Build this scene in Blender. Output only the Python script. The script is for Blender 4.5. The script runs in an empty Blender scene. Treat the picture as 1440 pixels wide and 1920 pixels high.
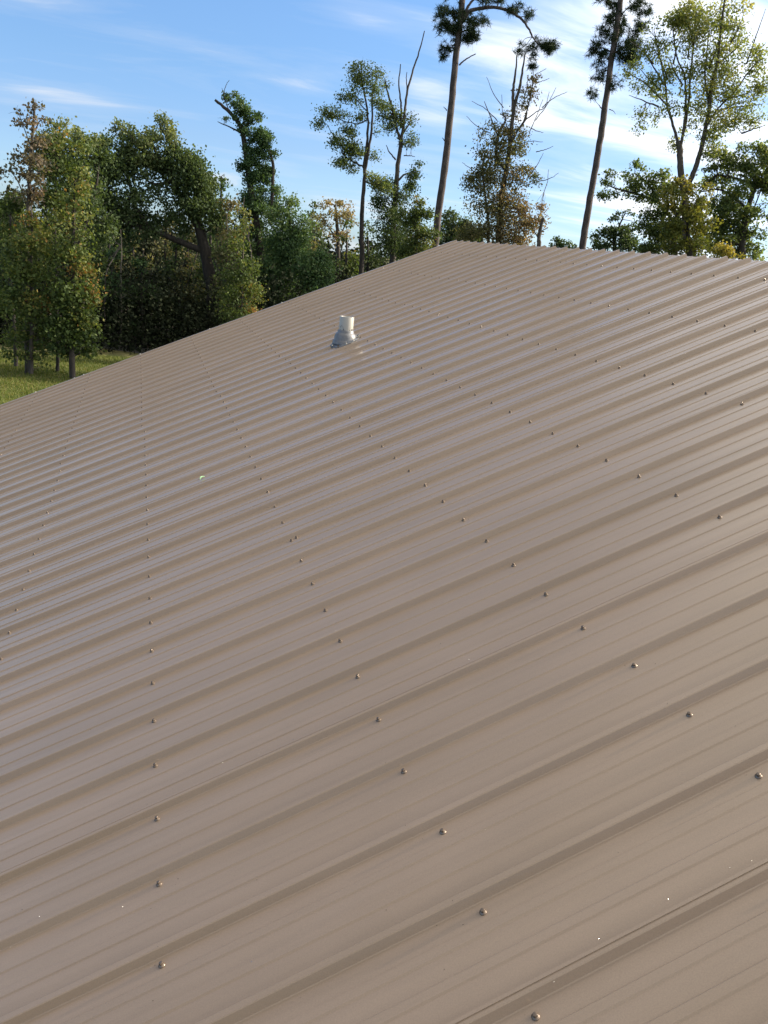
import bpy, math, random
import numpy as np
from mathutils import Vector, Matrix

# ------------------------------------------------------------------ frame of reference
# The roof is a plane carrying ribs every 9 in and screw rows every ~24 in.
# World: X = horizontal, towards the ridge; Y = along the ridge; Z = up. Origin on the roof.
PITCH = math.radians(24.0)
RIB = 0.2286
ROW = 2.7054 * RIB
F = 1540.08
a_ = Vector((2.475252, -1.017352, 0.396936)).normalized()      # up the roof, in camera axes (x right, y down, z forward)
b_ = Vector((-0.275185, -0.315160, 0.908266)).normalized()     # along the roof
n_ = a_.cross(b_).normalized()
b_ = n_.cross(a_)
t_ = Vector((-1.679807, 4.374535, 6.452911)) * RIB             # the roof's origin, in camera axes
Xc = math.cos(PITCH) * a_ - math.sin(PITCH) * n_
Zc = math.sin(PITCH) * a_ + math.cos(PITCH) * n_
Yc = b_.copy()


def w(v):                                                       # camera axes -> world axes
    return Vector((v.dot(Xc), v.dot(Yc), v.dot(Zc)))


CAM = w(-t_)
RIGHT, UPV, FWD = w(Vector((1, 0, 0))), w(Vector((0, -1, 0))), w(Vector((0, 0, 1)))
GZ = CAM.z - 5.4                                                # ground level

# ------------------------------------------------------------------ camera
scene = bpy.context.scene
C = scene.collection
cd = bpy.data.cameras.new('camera')
cam = bpy.data.objects.new('camera', cd)
C.objects.link(cam)
M = Matrix.Identity(4)
for i, c in enumerate((RIGHT, UPV, -FWD, CAM)):
    for j in range(3):
        M[j][i] = c[j]
cam.matrix_world = M
cd.sensor_fit = 'VERTICAL'
cd.sensor_height = 36.0
cd.lens = 36.0 * F / 1920.0
cd.clip_start = 0.05
cd.clip_end = 3000
scene.camera = cam

# ------------------------------------------------------------------ sun, sky, exposure
SUN_EL = math.radians(26.2)
SUN_AZ = math.radians(88.0)          # clockwise from +Y: shining over the ridge
sd = Vector((math.sin(SUN_AZ) * math.cos(SUN_EL), math.cos(SUN_AZ) * math.cos(SUN_EL), math.sin(SUN_EL)))
sl = bpy.data.lights.new('sun', 'SUN')
sl.energy = 5.0
sl.angle = math.radians(0.5)
sl.color = (1.0, 0.86, 0.68)
so = bpy.data.objects.new('sun', sl)
so.rotation_euler = sd.to_track_quat('Z', 'Y').to_euler()
so.location = (20, 0, 30)
C.objects.link(so)

world = bpy.data.worlds.new('World')
scene.world = world
world.use_nodes = True
nt = world.node_tree
nt.nodes.clear()


def nd(t, kind, **kw):
    n = t.nodes.new(kind)
    for k, v in kw.items():
        if k.startswith('i_'):
            key = k[2:]
            n.inputs[int(key) if key.isdigit() else key].default_value = v
        else:
            setattr(n, k, v)
    return n


def ramp(t, stops, interp='LINEAR'):
    r = t.nodes.new('ShaderNodeValToRGB')
    r.color_ramp.interpolation = interp
    e = r.color_ramp.elements
    while len(e) < len(stops):
        e.new(0.5)
    for el, (p, c) in zip(e, stops):
        el.position = p
        el.color = (c, c, c, 1) if not hasattr(c, '__len__') else (*c, 1)
    return r




def azel(px, py):
    d = (RIGHT * (px - 720) + UPV * (960 - py) + FWD * F).normalized()
    return math.degrees(math.atan2(d.x, d.y)), math.degrees(math.asin(d.z))


BANKS = []
for (px, py, la, le, slp, wt) in ((60, 165, 4.5, 0.9, -.10, .17), (170, 187, 4.0, 0.45, -.06, .15), (240, 128, 3.0, 0.5, -.08, .10), (575, 152, 2.0, 0.7, 0, .20), (690, 35, 2.2, 0.6, -.1, .15), (345, 213, 1.6, 0.3, 0, .13),
                                  (70, 0, 3.0, 0.5, 0, .15), (800, 165, 2.5, 0.7, -.1, .22), (815, 225, 2.8, 0.8, -.05, .24), (940, 105, 4.0, 1.6, -.1, .22), (1050, 45, 5.0, 1.4, .0, .14), (1080, 190, 6.0, 2.2, -.1, .11),
                                  (995, 215, 1.4, .9, 0, .25), (1180, 258, 6.0, 0.7, -.16, .24), (1330, 30, 9.0, 3.0, 0, .15), (1420, 130, 4.0, 2.0, 0, .16), (1260, 395, 3.5, 2.2, 0, .30), (1110, 380, 3.5, 1.3, 0, .15),
                                  (545, 318, 2.2, 0.35, -.05, .16), (1350, 240, 4.0, 1.5, 0, .12), (620, 380, 1.8, .6, 0, .22), (720, 390, 1.6, .9, 0, .25), (1380, 330, 5, 3, 0, .12)):
    a2_, e2_ = azel(px, py)
    BANKS.append((a2_, e2_, la, le, slp, wt))
BANKS += [(180, 24, 75, 24, 0, .4), (-180, 24, 75, 24, 0, .4), (42, 38, 26, 12, 0, .5)]  # unseen banks behind the camera and above the frame, added to light the roof
sky = nd(nt, 'ShaderNodeTexSky', sky_type='NISHITA', sun_disc=False, sun_elevation=SUN_EL, sun_rotation=SUN_AZ,
         altitude=20, air_density=1.0, dust_density=0.6, ozone_density=1.5)
tc = nd(nt, 'ShaderNodeTexCoord')
sep = nd(nt, 'ShaderNodeSeparateXYZ')
nt.links.new(tc.outputs['Generated'], sep.inputs[0])
# flat cloud sheet: direction / height
zc_ = nd(nt, 'ShaderNodeMath', operation='MAXIMUM', i_1=0.0)
nt.links.new(sep.outputs[2], zc_.inputs[0])
za = nd(nt, 'ShaderNodeMath', operation='ADD', i_1=0.10)
nt.links.new(zc_.outputs[0], za.inputs[0])
dv = nd(nt, 'ShaderNodeVectorMath', operation='DIVIDE')
cmb = nd(nt, 'ShaderNodeCombineXYZ')
for k in range(3):
    nt.links.new(za.outputs[0], cmb.inputs[k])
nt.links.new(tc.outputs['Generated'], dv.inputs[0])
nt.links.new(cmb.outputs[0], dv.inputs[1])
mp = nd(nt, 'ShaderNodeMapping')
mp.inputs['Rotation'].default_value = (0, 0, math.radians(-24))
mp.inputs['Scale'].default_value = (0.75, 1.9, 0.0)
mp.inputs['Location'].default_value = (3.1, 1.7, 0)
nt.links.new(dv.outputs[0], mp.inputs[0])
n1 = nd(nt, 'ShaderNodeTexNoise', i_Scale=1.25, i_Detail=9.0, i_Roughness=0.6, i_Distortion=0.5)
nt.links.new(mp.outputs[0], n1.inputs['Vector'])
# more cloud towards the sun's side (+X)
sx = nd(nt, 'ShaderNodeMapRange')
sx.inputs['From Min'].default_value = 0.10
sx.inputs['From Max'].default_value = 0.75
sx.inputs['To Min'].default_value = -0.12
sx.inputs['To Max'].default_value = 0.03
nt.links.new(sep.outputs[0], sx.inputs[0])
ad = nd(nt, 'ShaderNodeMath', operation='ADD')
nt.links.new(n1.outputs[0], ad.inputs[0])
nt.links.new(sx.outputs[0], ad.inputs[1])
# overhead cloud cover out of view, added to brighten the roof
ov = nd(nt, 'ShaderNodeMapRange')
ov.inputs['From Min'].default_value = 0.55
ov.inputs['From Max'].default_value = 0.80
ov.inputs['To Min'].default_value = 0.0
ov.inputs['To Max'].default_value = 0.42
nt.links.new(sep.outputs[2], ov.inputs[0])
ad0 = nd(nt, 'ShaderNodeMath', operation='ADD')
nt.links.new(ad.outputs[0], ad0.inputs[0])
nt.links.new(ov.outputs[0], ad0.inputs[1])
# individual banks and wisps: (azimuth, elevation, half length, half height, slope, weight), degrees
azn = nd(nt, 'ShaderNodeMath', operation='ARCTAN2')
nt.links.new(sep.outputs[0], azn.inputs[0])
nt.links.new(sep.outputs[1], azn.inputs[1])
eln = nd(nt, 'ShaderNodeMath', operation='ARCSINE')
nt.links.new(sep.outputs[2], eln.inputs[0])


def mth(op, a, b=None):
    m = nd(nt, 'ShaderNodeMath', operation=op)
    for k, v in enumerate((a, b)):
        if v is None:
            continue
        if isinstance(v, (int, float)):
            m.inputs[k].default_value = v
        else:
            nt.links.new(v, m.inputs[k])
    return m.outputs[0]


acc_ = ad0.outputs[0]
for (az, el, ra_, re_, sl_, wt) in BANKS:
    da = mth('SUBTRACT', azn.outputs[0], math.radians(az))
    de = mth('SUBTRACT', mth('SUBTRACT', eln.outputs[0], math.radians(el)), mth('MULTIPLY', da, sl_))
    qa = mth('MULTIPLY', da, 1 / math.radians(ra_))
    qe = mth('MULTIPLY', de, 1 / math.radians(re_))
    g_ = mth('EXPONENT', mth('MULTIPLY', mth('ADD', mth('MULTIPLY', qa, qa), mth('MULTIPLY', qe, qe)), -1.0))
    acc_ = mth('ADD', acc_, mth('MULTIPLY', g_, wt))
cr = ramp(nt, [(0.40, 0.0), (0.56, 0.12), (0.66, 0.36), (0.86, 0.95)])
nt.links.new(acc_, cr.inputs[0])
# low broken cumulus close to the horizon
mp2 = nd(nt, 'ShaderNodeMapping')
mp2.inputs['Scale'].default_value = (9, 9, 26)
nt.links.new(tc.outputs['Generated'], mp2.inputs[0])
n2 = nd(nt, 'ShaderNodeTexNoise', i_Scale=1.0, i_Detail=6.0, i_Roughness=0.55)
nt.links.new(mp2.outputs[0], n2.inputs['Vector'])
hb = nd(nt, 'ShaderNodeMapRange')
hb.inputs['From Min'].default_value = 0.02
hb.inputs['From Max'].default_value = 0.11
hb.inputs['To Min'].default_value = -0.05
hb.inputs['To Max'].default_value = -0.25
nt.links.new(sep.outputs[2], hb.inputs[0])
ad2 = nd(nt, 'ShaderNodeMath', operation='ADD')
nt.links.new(n2.outputs[0], ad2.inputs[0])
nt.links.new(hb.outputs[0], ad2.inputs[1])
cr2 = ramp(nt, [(0.48, 0.0), (0.60, 0.8)])
nt.links.new(ad2.outputs[0], cr2.inputs[0])
mx = nd(nt, 'ShaderNodeMath', operation='MAXIMUM')
nt.links.new(cr.outputs[0], mx.inputs[0])
nt.links.new(cr2.outputs[0], mx.inputs[1])
tint = nd(nt, 'ShaderNodeMix', data_type='RGBA', blend_type='MULTIPLY')
tint.inputs[0].default_value = 1.0
tr_ = ramp(nt, [(0.0, (0.52, 0.72, 1.15)), (0.05, (0.50, 0.66, 1.0)), (0.10, (0.50, 0.615, 0.87)), (0.17, (0.525, 0.67, 0.88)), (0.30, (0.615, 0.785, 0.985)), (1.0, (0.75, 0.85, 0.95))])
nt.links.new(sep.outputs[2], tr_.inputs[0])
nt.links.new(tr_.outputs[0], tint.inputs[7])
nt.links.new(sky.outputs[0], tint.inputs[6])
cm = nd(nt, 'ShaderNodeMix', data_type='RGBA')
# unseen high cloud, coloured warm and bright to light the roof
cr3 = ramp(nt, [(0.34, (0.43, 0.445, 0.47)), (0.46, (0.80, 0.75, 0.67)), (0.72, (0.57, 0.53, 0.45))])
nt.links.new(sep.outputs[2], cr3.inputs[0])
c10 = nd(nt, 'ShaderNodeVectorMath', operation='SCALE')
dt0 = nd(nt, 'ShaderNodeVectorMath', operation='DOT_PRODUCT')
dt0.inputs[1].default_value = tuple(sd)
nt.links.new(tc.outputs['Generated'], dt0.inputs[0])
cs = nd(nt, 'ShaderNodeMapRange', interpolation_type='SMOOTHSTEP')
cs.inputs['From Min'].default_value = 0.15
cs.inputs['From Max'].default_value = 0.95
cs.inputs['To Min'].default_value = 9.5
cs.inputs['To Max'].default_value = 20.0  # cloud brightened sunward to strengthen the roof's sheen
nt.links.new(dt0.outputs['Value'], cs.inputs[0])
nt.links.new(cs.outputs[0], c10.inputs['Scale'])
nt.links.new(cr3.outputs[0], c10.inputs[0])
nt.links.new(c10.outputs[0], cm.inputs[7])
nt.links.new(mx.outputs[0], cm.inputs[0])
nt.links.new(tint.outputs[2], cm.inputs[6])
# warm glow round the sun, added out of view to brighten the roof
dt = nd(nt, 'ShaderNodeVectorMath', operation='DOT_PRODUCT')
dt.inputs[1].default_value = tuple(sd)
nt.links.new(tc.outputs['Generated'], dt.inputs[0])
gl = nd(nt, 'ShaderNodeMapRange', interpolation_type='SMOOTHERSTEP')
gl.inputs['From Min'].default_value = math.cos(math.radians(48))
gl.inputs['From Max'].default_value = 1.0
gl.inputs['To Min'].default_value = 0.0
gl.inputs['To Max'].default_value = 1.0
nt.links.new(dt.outputs['Value'], gl.inputs[0])
gs = nd(nt, 'ShaderNodeMix', data_type='RGBA', blend_type='ADD')
gs.inputs[7].default_value = (11.0, 9.6, 8.2, 1)
nt.links.new(gl.outputs[0], gs.inputs[0])
nt.links.new(cm.outputs[2], gs.inputs[6])
bg = nd(nt, 'ShaderNodeBackground')
bg.inputs['Strength'].default_value = 0.11
nt.links.new(gs.outputs[2], bg.inputs[0])
wo = nd(nt, 'ShaderNodeOutputWorld')
nt.links.new(bg.outputs[0], wo.inputs[0])

scene.view_settings.view_transform = 'Standard'
scene.view_settings.look = 'None'
scene.view_settings.exposure = 1.0
scene.view_settings.gamma = 1.0

# ------------------------------------------------------------------ helpers
rng = np.random.default_rng(7)
random.seed(7)


def ray(px, py):
    return (RIGHT * (px - 720) + UPV * (960 - py) + FWD * F).normalized()


def at(px, py, dist):                       # point seen at (px, py), 'dist' metres away measured on the level
    d = ray(px, py)
    return CAM + d * (dist / math.hypot(d.x, d.y))


def ground_at(px, py):
    d = ray(px, py)
    return CAM + d * ((GZ - CAM.z) / d.z)


def roofpt(u, v, h=0.0):                    # u in rows, v in ribs, h metres above the pan
    s = u * ROW
    return Vector((s * math.cos(PITCH) - h * math.sin(PITCH), v * RIB, s * math.sin(PITCH) + h * math.cos(PITCH)))


def mesh_obj(name, verts, faces, mat, parent=None, smooth=False, tintv=None):
    me = bpy.data.meshes.new(name)
    me.from_pydata([tuple(v) for v in verts], [], faces)
    me.materials.append(mat)
    if smooth:
        me.polygons.foreach_set('use_smooth', [True] * len(me.polygons))
    if tintv is not None:
        at_ = me.attributes.new('tint', 'FLOAT', 'FACE')
        at_.data.foreach_set('value', tintv)
    o = bpy.data.objects.new(name, me)
    C.objects.link(o)
    if parent is not None:
        o.parent = parent
    return o


def fast_mesh(name, V, Fq, mat, parent=None, tintv=None, smooth=False):
    """V (n,3) float array, Fq (m,k) int array, all faces k-gons."""
    me = bpy.data.meshes.new(name)
    m, k = Fq.shape
    me.vertices.add(len(V))
    me.vertices.foreach_set('co', np.ascontiguousarray(V, dtype=np.float32).ravel())
    me.loops.add(m * k)
    me.loops.foreach_set('vertex_index', np.ascontiguousarray(Fq, dtype=np.int32).ravel())
    me.polygons.add(m)
    me.polygons.foreach_set('loop_start', np.arange(0, m * k, k, dtype=np.int32))
    me.polygons.foreach_set('loop_total', np.full(m, k, dtype=np.int32))
    if smooth:
        me.polygons.foreach_set('use_smooth', np.ones(m, dtype=bool))
    me.materials.append(mat)
    if tintv is not None:
        at_ = me.attributes.new('tint', 'FLOAT', 'FACE')
        at_.data.foreach_set('value', np.ascontiguousarray(tintv, dtype=np.float32))
    me.update(calc_edges=True)
    me.validate()
    o = bpy.data.objects.new(name, me)
    C.objects.link(o)
    if parent is not None:
        o.parent = parent
    return o


def thing(name, label, cat, loc, group=None):
    o = bpy.data.objects.new(name, None)
    o.empty_display_size = 0.2
    C.objects.link(o)
    o.location = loc
    tag(o, label, cat, group)
    return o


def tag(o, label=None, cat=None, group=None, kind=None):
    if label:
        o['label'] = label
    if cat:
        o['category'] = cat
    if group:
        o['group'] = group
    if kind:
        o['kind'] = kind
    return o


def bsdf(name, color=(0.5, 0.5, 0.5), rough=0.5, metal=0.0, spec=0.5, coat=0.0):
    m = bpy.data.materials.new(name)
    m.use_nodes = True
    p = m.node_tree.nodes['Principled BSDF']
    p.inputs['Base Color'].default_value = (*color, 1)
    p.inputs['Roughness'].default_value = rough
    p.inputs['Metallic'].default_value = metal
    p.inputs['Specular IOR Level'].default_value = spec
    p.inputs['Coat Weight'].default_value = coat
    return m, m.node_tree, p


# ------------------------------------------------------------------ materials
ROOFC = (0.260, 0.197, 0.144)


def roof_material():
    m, t, p = bsdf('painted_steel', ROOFC, 0.38, 0.0, 0.36, 0.34)
    p.inputs['Coat Roughness'].default_value = 0.13
    tcn = nd(t, 'ShaderNodeTexCoord')
    # faint blotchy dust and water marks running with the slope
    mpn = nd(t, 'ShaderNodeMapping')
    mpn.inputs['Scale'].default_value = (0.5, 2.2, 0.5)
    t.links.new(tcn.outputs['Object'], mpn.inputs[0])
    nz = nd(t, 'ShaderNodeTexNoise', i_Scale=2.0, i_Detail=6.0, i_Roughness=0.6)
    t.links.new(mpn.outputs[0], nz.inputs['Vector'])
    r = ramp(t, [(0.3, (ROOFC[0] * .93, ROOFC[1] * .93, ROOFC[2] * .92)), (0.7, (ROOFC[0] * 1.06, ROOFC[1] * 1.06, ROOFC[2] * 1.08))])
    t.links.new(nz.outputs[0], r.inputs[0])
    # fine stipple of the paint film
    ns = nd(t, 'ShaderNodeTexNoise', i_Scale=420.0, i_Detail=2.0)
    t.links.new(tcn.outputs['Object'], ns.inputs['Vector'])
    rs = ramp(t, [(0.3, 0.93), (0.7, 1.07)])
    t.links.new(ns.outputs[0], rs.inputs[0])
    ml = nd(t, 'ShaderNodeMix', data_type='RGBA', blend_type='MULTIPLY')
    ml.inputs[0].default_value = 1.0
    t.links.new(r.outputs[0], ml.inputs[6])
    t.links.new(rs.outputs[0], ml.inputs[7])
    t.links.new(ml.outputs[2], p.inputs['Base Color'])
    rr = nd(t, 'ShaderNodeMapRange')
    rr.inputs['To Min'].default_value = 0.28
    rr.inputs['To Max'].default_value = 0.42
    t.links.new(nz.outputs[0], rr.inputs[0])
    # drawn-out rinse streaks down the slope
    mps = nd(t, 'ShaderNodeMapping')
    mps.inputs['Scale'].default_value = (0.35, 22.0, 0.35)
    t.links.new(tcn.outputs['Object'], mps.inputs[0])
    nst = nd(t, 'ShaderNodeTexNoise', i_Scale=1.3, i_Detail=5.0, i_Roughness=0.6)
    t.links.new(mps.outputs[0], nst.inputs['Vector'])
    rst = ramp(t, [(0.32, 0.94), (0.5, 1.0), (0.70, 1.05)])
    t.links.new(nst.outputs[0], rst.inputs[0])
    m2 = nd(t, 'ShaderNodeMix', data_type='RGBA', blend_type='MULTIPLY')
    m2.inputs[0].default_value = 1.0
    t.links.new(ml.outputs[2], m2.inputs[6])
    t.links.new(rst.outputs[0], m2.inputs[7])
    t.links.new(m2.outputs[2], p.inputs['Base Color'])
    ra2 = nd(t, 'ShaderNodeMapRange')
    ra2.inputs['From Min'].default_value = 0.3
    ra2.inputs['From Max'].default_value = 0.7
    ra2.inputs['To Min'].default_value = 0.07
    ra2.inputs['To Max'].default_value = -0.07
    t.links.new(nst.outputs[0], ra2.inputs[0])
    ra3 = nd(t, 'ShaderNodeMath', operation='ADD')
    t.links.new(rr.outputs[0], ra3.inputs[0])
    t.links.new(ra2.outputs[0], ra3.inputs[1])
    t.links.new(ra3.outputs[0], p.inputs['Roughness'])
    rc2 = nd(t, 'ShaderNodeMath', operation='ADD', i_1=-0.2)
    t.links.new(ra3.outputs[0], rc2.inputs[0])
    t.links.new(rc2.outputs[0], p.inputs['Coat Roughness'])
    # oil-canning of the thin sheet
    mp3 = nd(t, 'ShaderNodeMapping')
    mp3.inputs['Scale'].default_value = (0.9, 5.0, 0.9)
    t.links.new(tcn.outputs['Object'], mp3.inputs[0])
    n3 = nd(t, 'ShaderNodeTexNoise', i_Scale=1.6, i_Detail=2.0)
    t.links.new(mp3.outputs[0], n3.inputs['Vector'])
    bp = nd(t, 'ShaderNodeBump', i_Strength=0.35, i_Distance=0.012)
    t.links.new(n3.outputs[0], bp.inputs['Height'])
    b2 = nd(t, 'ShaderNodeBump', i_Strength=0.05, i_Distance=0.0006)
    t.links.new(ns.outputs[0], b2.inputs['Height'])
    t.links.new(bp.outputs[0], b2.inputs['Normal'])
    t.links.new(b2.outputs[0], p.inputs['Normal'])
    return m


M_ROOF = roof_material()
M_TRIM, _, _ = bsdf('trim_steel', ROOFC, 0.35)
M_SCREW, _, _ = bsdf('screw_painted', (0.15, 0.118, 0.094), 0.25, 0.5, 0.6)
M_SCREWB, _, _ = bsdf('screw_zinc', (0.62, 0.6, 0.56), 0.22, 1.0)
M_RUBBER, _, _ = bsdf('washer_rubber', (0.03, 0.028, 0.027), 0.7)
M_WALL, t_, p_ = bsdf('siding', (0.55, 0.52, 0.46), 0.7)
wv = nd(t_, 'ShaderNodeTexWave', wave_type='BANDS', bands_direction='Z', i_Scale=2.5)
tcw = nd(t_, 'ShaderNodeTexCoord')
t_.links.new(tcw.outputs['Object'], wv.inputs['Vector'])
bw = nd(t_, 'ShaderNodeBump', i_Strength=0.5, i_Distance=0.02)
t_.links.new(wv.outputs['Fac'], bw.inputs['Height'])
t_.links.new(bw.outputs[0], p_.inputs['Normal'])


def noisy(name, c1, c2, scale, rough, bump=0.0, bdist=0.01, detail=6.0, stretch=(1, 1, 1), spec=0.4):
    m, t, p = bsdf(name, c1, rough, 0, spec)
    tcn = nd(t, 'ShaderNodeTexCoord')
    mpn = nd(t, 'ShaderNodeMapping')
    mpn.inputs['Scale'].default_value = stretch
    t.links.new(tcn.outputs['Object'], mpn.inputs[0])
    nz = nd(t, 'ShaderNodeTexNoise', i_Scale=scale, i_Detail=detail, i_Roughness=0.65)
    t.links.new(mpn.outputs[0], nz.inputs['Vector'])
    r = ramp(t, [(0.33, c1), (0.67, c2)])
    t.links.new(nz.outputs[0], r.inputs[0])
    t.links.new(r.outputs[0], p.inputs['Base Color'])
    if bump:
        b = nd(t, 'ShaderNodeBump', i_Strength=bump, i_Distance=bdist)
        t.links.new(nz.outputs[0], b.inputs['Height'])
        t.links.new(b.outputs[0], p.inputs['Normal'])
    return m


M_BARK = noisy('bark_grey', (0.025, 0.022, 0.019), (0.085, 0.074, 0.064), 9, 0.9, 0.8, 0.03, stretch=(1, 1, 0.25))
M_BARKD = noisy('bark_dark', (0.014, 0.0125, 0.011), (0.045, 0.039, 0.034), 9, 0.9, 0.8, 0.03, stretch=(1, 1, 0.25))
M_BARKP = noisy('bark_pine', (0.028, 0.024, 0.024), (0.095, 0.08, 0.076), 6, 0.9, 1.0, 0.05, stretch=(1, 1, 0.35))
M_DEAD = noisy('dead_wood', (0.045, 0.04, 0.036), (0.13, 0.115, 0.10), 8, 0.9, 0.5, 0.02, stretch=(1, 1, 0.3))


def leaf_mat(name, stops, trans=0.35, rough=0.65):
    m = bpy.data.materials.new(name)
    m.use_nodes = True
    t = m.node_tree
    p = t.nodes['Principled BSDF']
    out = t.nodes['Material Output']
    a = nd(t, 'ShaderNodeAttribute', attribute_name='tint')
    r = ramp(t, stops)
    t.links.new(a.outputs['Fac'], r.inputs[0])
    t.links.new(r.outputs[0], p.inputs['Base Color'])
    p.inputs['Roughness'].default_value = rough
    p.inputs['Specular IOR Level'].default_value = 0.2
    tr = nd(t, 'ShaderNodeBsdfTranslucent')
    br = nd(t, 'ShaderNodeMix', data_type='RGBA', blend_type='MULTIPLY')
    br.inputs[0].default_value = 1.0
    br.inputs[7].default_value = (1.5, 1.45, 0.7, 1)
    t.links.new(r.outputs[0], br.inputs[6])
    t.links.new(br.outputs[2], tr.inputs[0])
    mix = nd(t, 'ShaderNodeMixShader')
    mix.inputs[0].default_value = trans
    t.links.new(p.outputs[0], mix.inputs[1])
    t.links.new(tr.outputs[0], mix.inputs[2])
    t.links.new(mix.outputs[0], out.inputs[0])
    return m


L = {
    'gum': leaf_mat('leaf_sweetgum', [(0, (0.032, 0.056, 0.018)), (0.55, (0.075, 0.108, 0.032)), (0.88, (0.165, 0.17, 0.05)), (1, (0.25, 0.14, 0.045))]),
    'gumred': leaf_mat('leaf_sweetgum_red', [(0, (0.06, 0.075, 0.042)), (0.5, (0.105, 0.092, 0.065)), (1, (0.16, 0.12, 0.095))]),
    'oak': leaf_mat('leaf_oak', [(0, (0.028, 0.05, 0.021)), (0.6, (0.075, 0.112, 0.044)), (1, (0.155, 0.18, 0.08))], 0.36),
    'oakr': leaf_mat('leaf_oak_sunny', [(0, (0.045, 0.07, 0.025)), (0.6, (0.10, 0.14, 0.05)), (1, (0.20, 0.22, 0.085))], 0.48),  # lighter copy of the oak leaf, sunlight put into its colour
    'vine': leaf_mat('leaf_vine', [(0, (0.028, 0.058, 0.025)), (0.6, (0.066, 0.12, 0.05)), (1, (0.14, 0.185, 0.08))], 0.38),
    'airy': leaf_mat('leaf_airy', [(0, (0.075, 0.105, 0.035)), (0.6, (0.15, 0.185, 0.065)), (1, (0.29, 0.28, 0.11))], 0.5),
    'brown': leaf_mat('leaf_autumn', [(0, (0.05, 0.065, 0.03)), (0.45, (0.11, 0.112, 0.055)), (0.8, (0.16, 0.13, 0.07)), (1, (0.21, 0.145, 0.09))], 0.4),
    'yellow': leaf_mat('leaf_yellow', [(0, (0.06, 0.08, 0.018)), (0.5, (0.13, 0.135, 0.032)), (1, (0.30, 0.24, 0.055))], 0.4),
    'pale': leaf_mat('leaf_tan', [(0, (0.09, 0.10, 0.05)), (0.6, (0.17, 0.15, 0.085)), (1, (0.25, 0.19, 0.12))], 0.4),
    'needle': leaf_mat('pine_needle', [(0, (0.014, 0.028, 0.012)), (0.7, (0.032, 0.052, 0.02)), (1, (0.06, 0.075, 0.028))], 0.15, 0.8),
    'dark': leaf_mat('leaf_shade', [(0, (0.007, 0.012, 0.005)), (0.7, (0.017, 0.024, 0.009)), (1, (0.04, 0.038, 0.016))], 0.12, 0.9),  # near-black leaf colour, carries the shade inside the wood
    'grass': leaf_mat('grass_blade', [(0, (0.05, 0.085, 0.018)), (0.6, (0.1, 0.13, 0.028)), (1, (0.22, 0.19, 0.07))], 0.3),
}

# ------------------------------------------------------------------ ground, lawn, road
M_GRASS = noisy('lawn', (0.045, 0.068, 0.018), (0.17, 0.15, 0.055), 0.35, 0.9, 0.6, 0.08, detail=12)
M_LITTER = noisy('forest_floor', (0.015, 0.012, 0.008), (0.045, 0.034, 0.02), 1.2, 0.95, 0.6, 0.05, detail=12)
M_ASPH = noisy('asphalt', (0.04, 0.04, 0.042), (0.07, 0.07, 0.07), 14, 0.9, 0.3, 0.01)


def sheet(name, pts, z, mat):
    o = mesh_obj(name, [(p[0], p[1], z) for p in pts], [tuple(range(len(pts)))], mat)
    o['kind'] = 'structure'
    return o


sheet('ground', [(-900, -900), (900, -900), (900, 1500), (-900, 1500)], GZ, M_GRASS)
ra, rb = ground_at(0, 627), ground_at(262, 663)
rd = (rb - ra).normalized()
rn = Vector((-rd.y, rd.x, 0))
if rn.dot(FWD) < 0:
    rn = -rn
A0, A1 = ra - rd * 60, ra + rd * 110
sheet('road', [A0, A1, A1 + rn * 2.0, A0 + rn * 2.0], GZ + 0.004, M_ASPH)
B0, B1 = A0 + rn * 2.05, A1 + rn * 2.05
sheet('forest_floor', [B0, B1, B1 + rn * 70, B0 + rn * 70], GZ + 0.004, M_LITTER)

# ------------------------------------------------------------------ the house
U0, U1 = -5.6, 6.65                          # eave and ridge, in rows
V0, V1 = -14.0, 39.8                         # gable ends, in ribs
house = thing('house', 'house under a large brown ribbed metal roof seen from above, white vent pipe', 'house', (0, 0, 0))


def profile():
    """(v, h, lap) across the roof: major ribs at k + .17, two low stiffeners between them."""
    P = []
    k = int(V0) - 1
    while k < V1 + 1:
        for dv_, h in ((0.100, 0.0), (0.110, 0.0010), (0.140, 0.0166), (0.150, 0.0182), (0.204, 0.0182), (0.212, 0.0168), (0.240, 0.0010), (0.250, 0.0),
                       (0.496, 0.0), (0.510, 0.0028), (0.590, 0.0028), (0.604, 0.0),
                       (0.796, 0.0), (0.810, 0.0028), (0.890, 0.0028), (0.904, 0.0)):
            v = k + dv_
            if V0 <= v <= V1:
                P.append((v, h))
        k += 1
    return [(V0, 0.0)] + P + [(V1, 0.0)]


def ribbed(name, side, parent):
    P = profile()
    us = np.linspace(0, 1, 26)
    V, Fc = [], []
    wob = {}
    for j, fr_ in enumerate(us):
        for i, (v, h) in enumerate(P):
            u = U0 + (6.365 + 0.0069 * v - U0) * fr_
            kk = math.floor(v + 0.4)
            if kk not in wob:
                wob[kk] = (random.uniform(-.0035, .0035), random.uniform(-.0004, .0006), random.uniform(0, 6.28))
            dvv, dh, ph = wob[kk]
            vv = v + (dvv if h > 0.001 else 0) + 0.002 * math.sin(u * 0.8 + ph) * (1 if h > 0.001 else 0)
            p = roofpt(u, vv if 0 < i < len(P) - 1 else v, h + (dh if h > 0.01 else 0))
            if side < 0:
                rx = roofpt(6.365 + .0069 * v, 0, 0).x
                p = Vector((2 * rx + 0.012 - p.x, p.y, p.z - 0.035))
            V.append(p)
    n = len(P)
    for j in range(len(us) - 1):
        for i in range(n - 1):
            a = j * n + i
            f = (a, a + n, a + n + 1, a + 1)
            Fc.append(f if side < 0 else f[::-1])
    o = mesh_obj(name, V, Fc, M_ROOF, parent)
    return o


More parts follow.
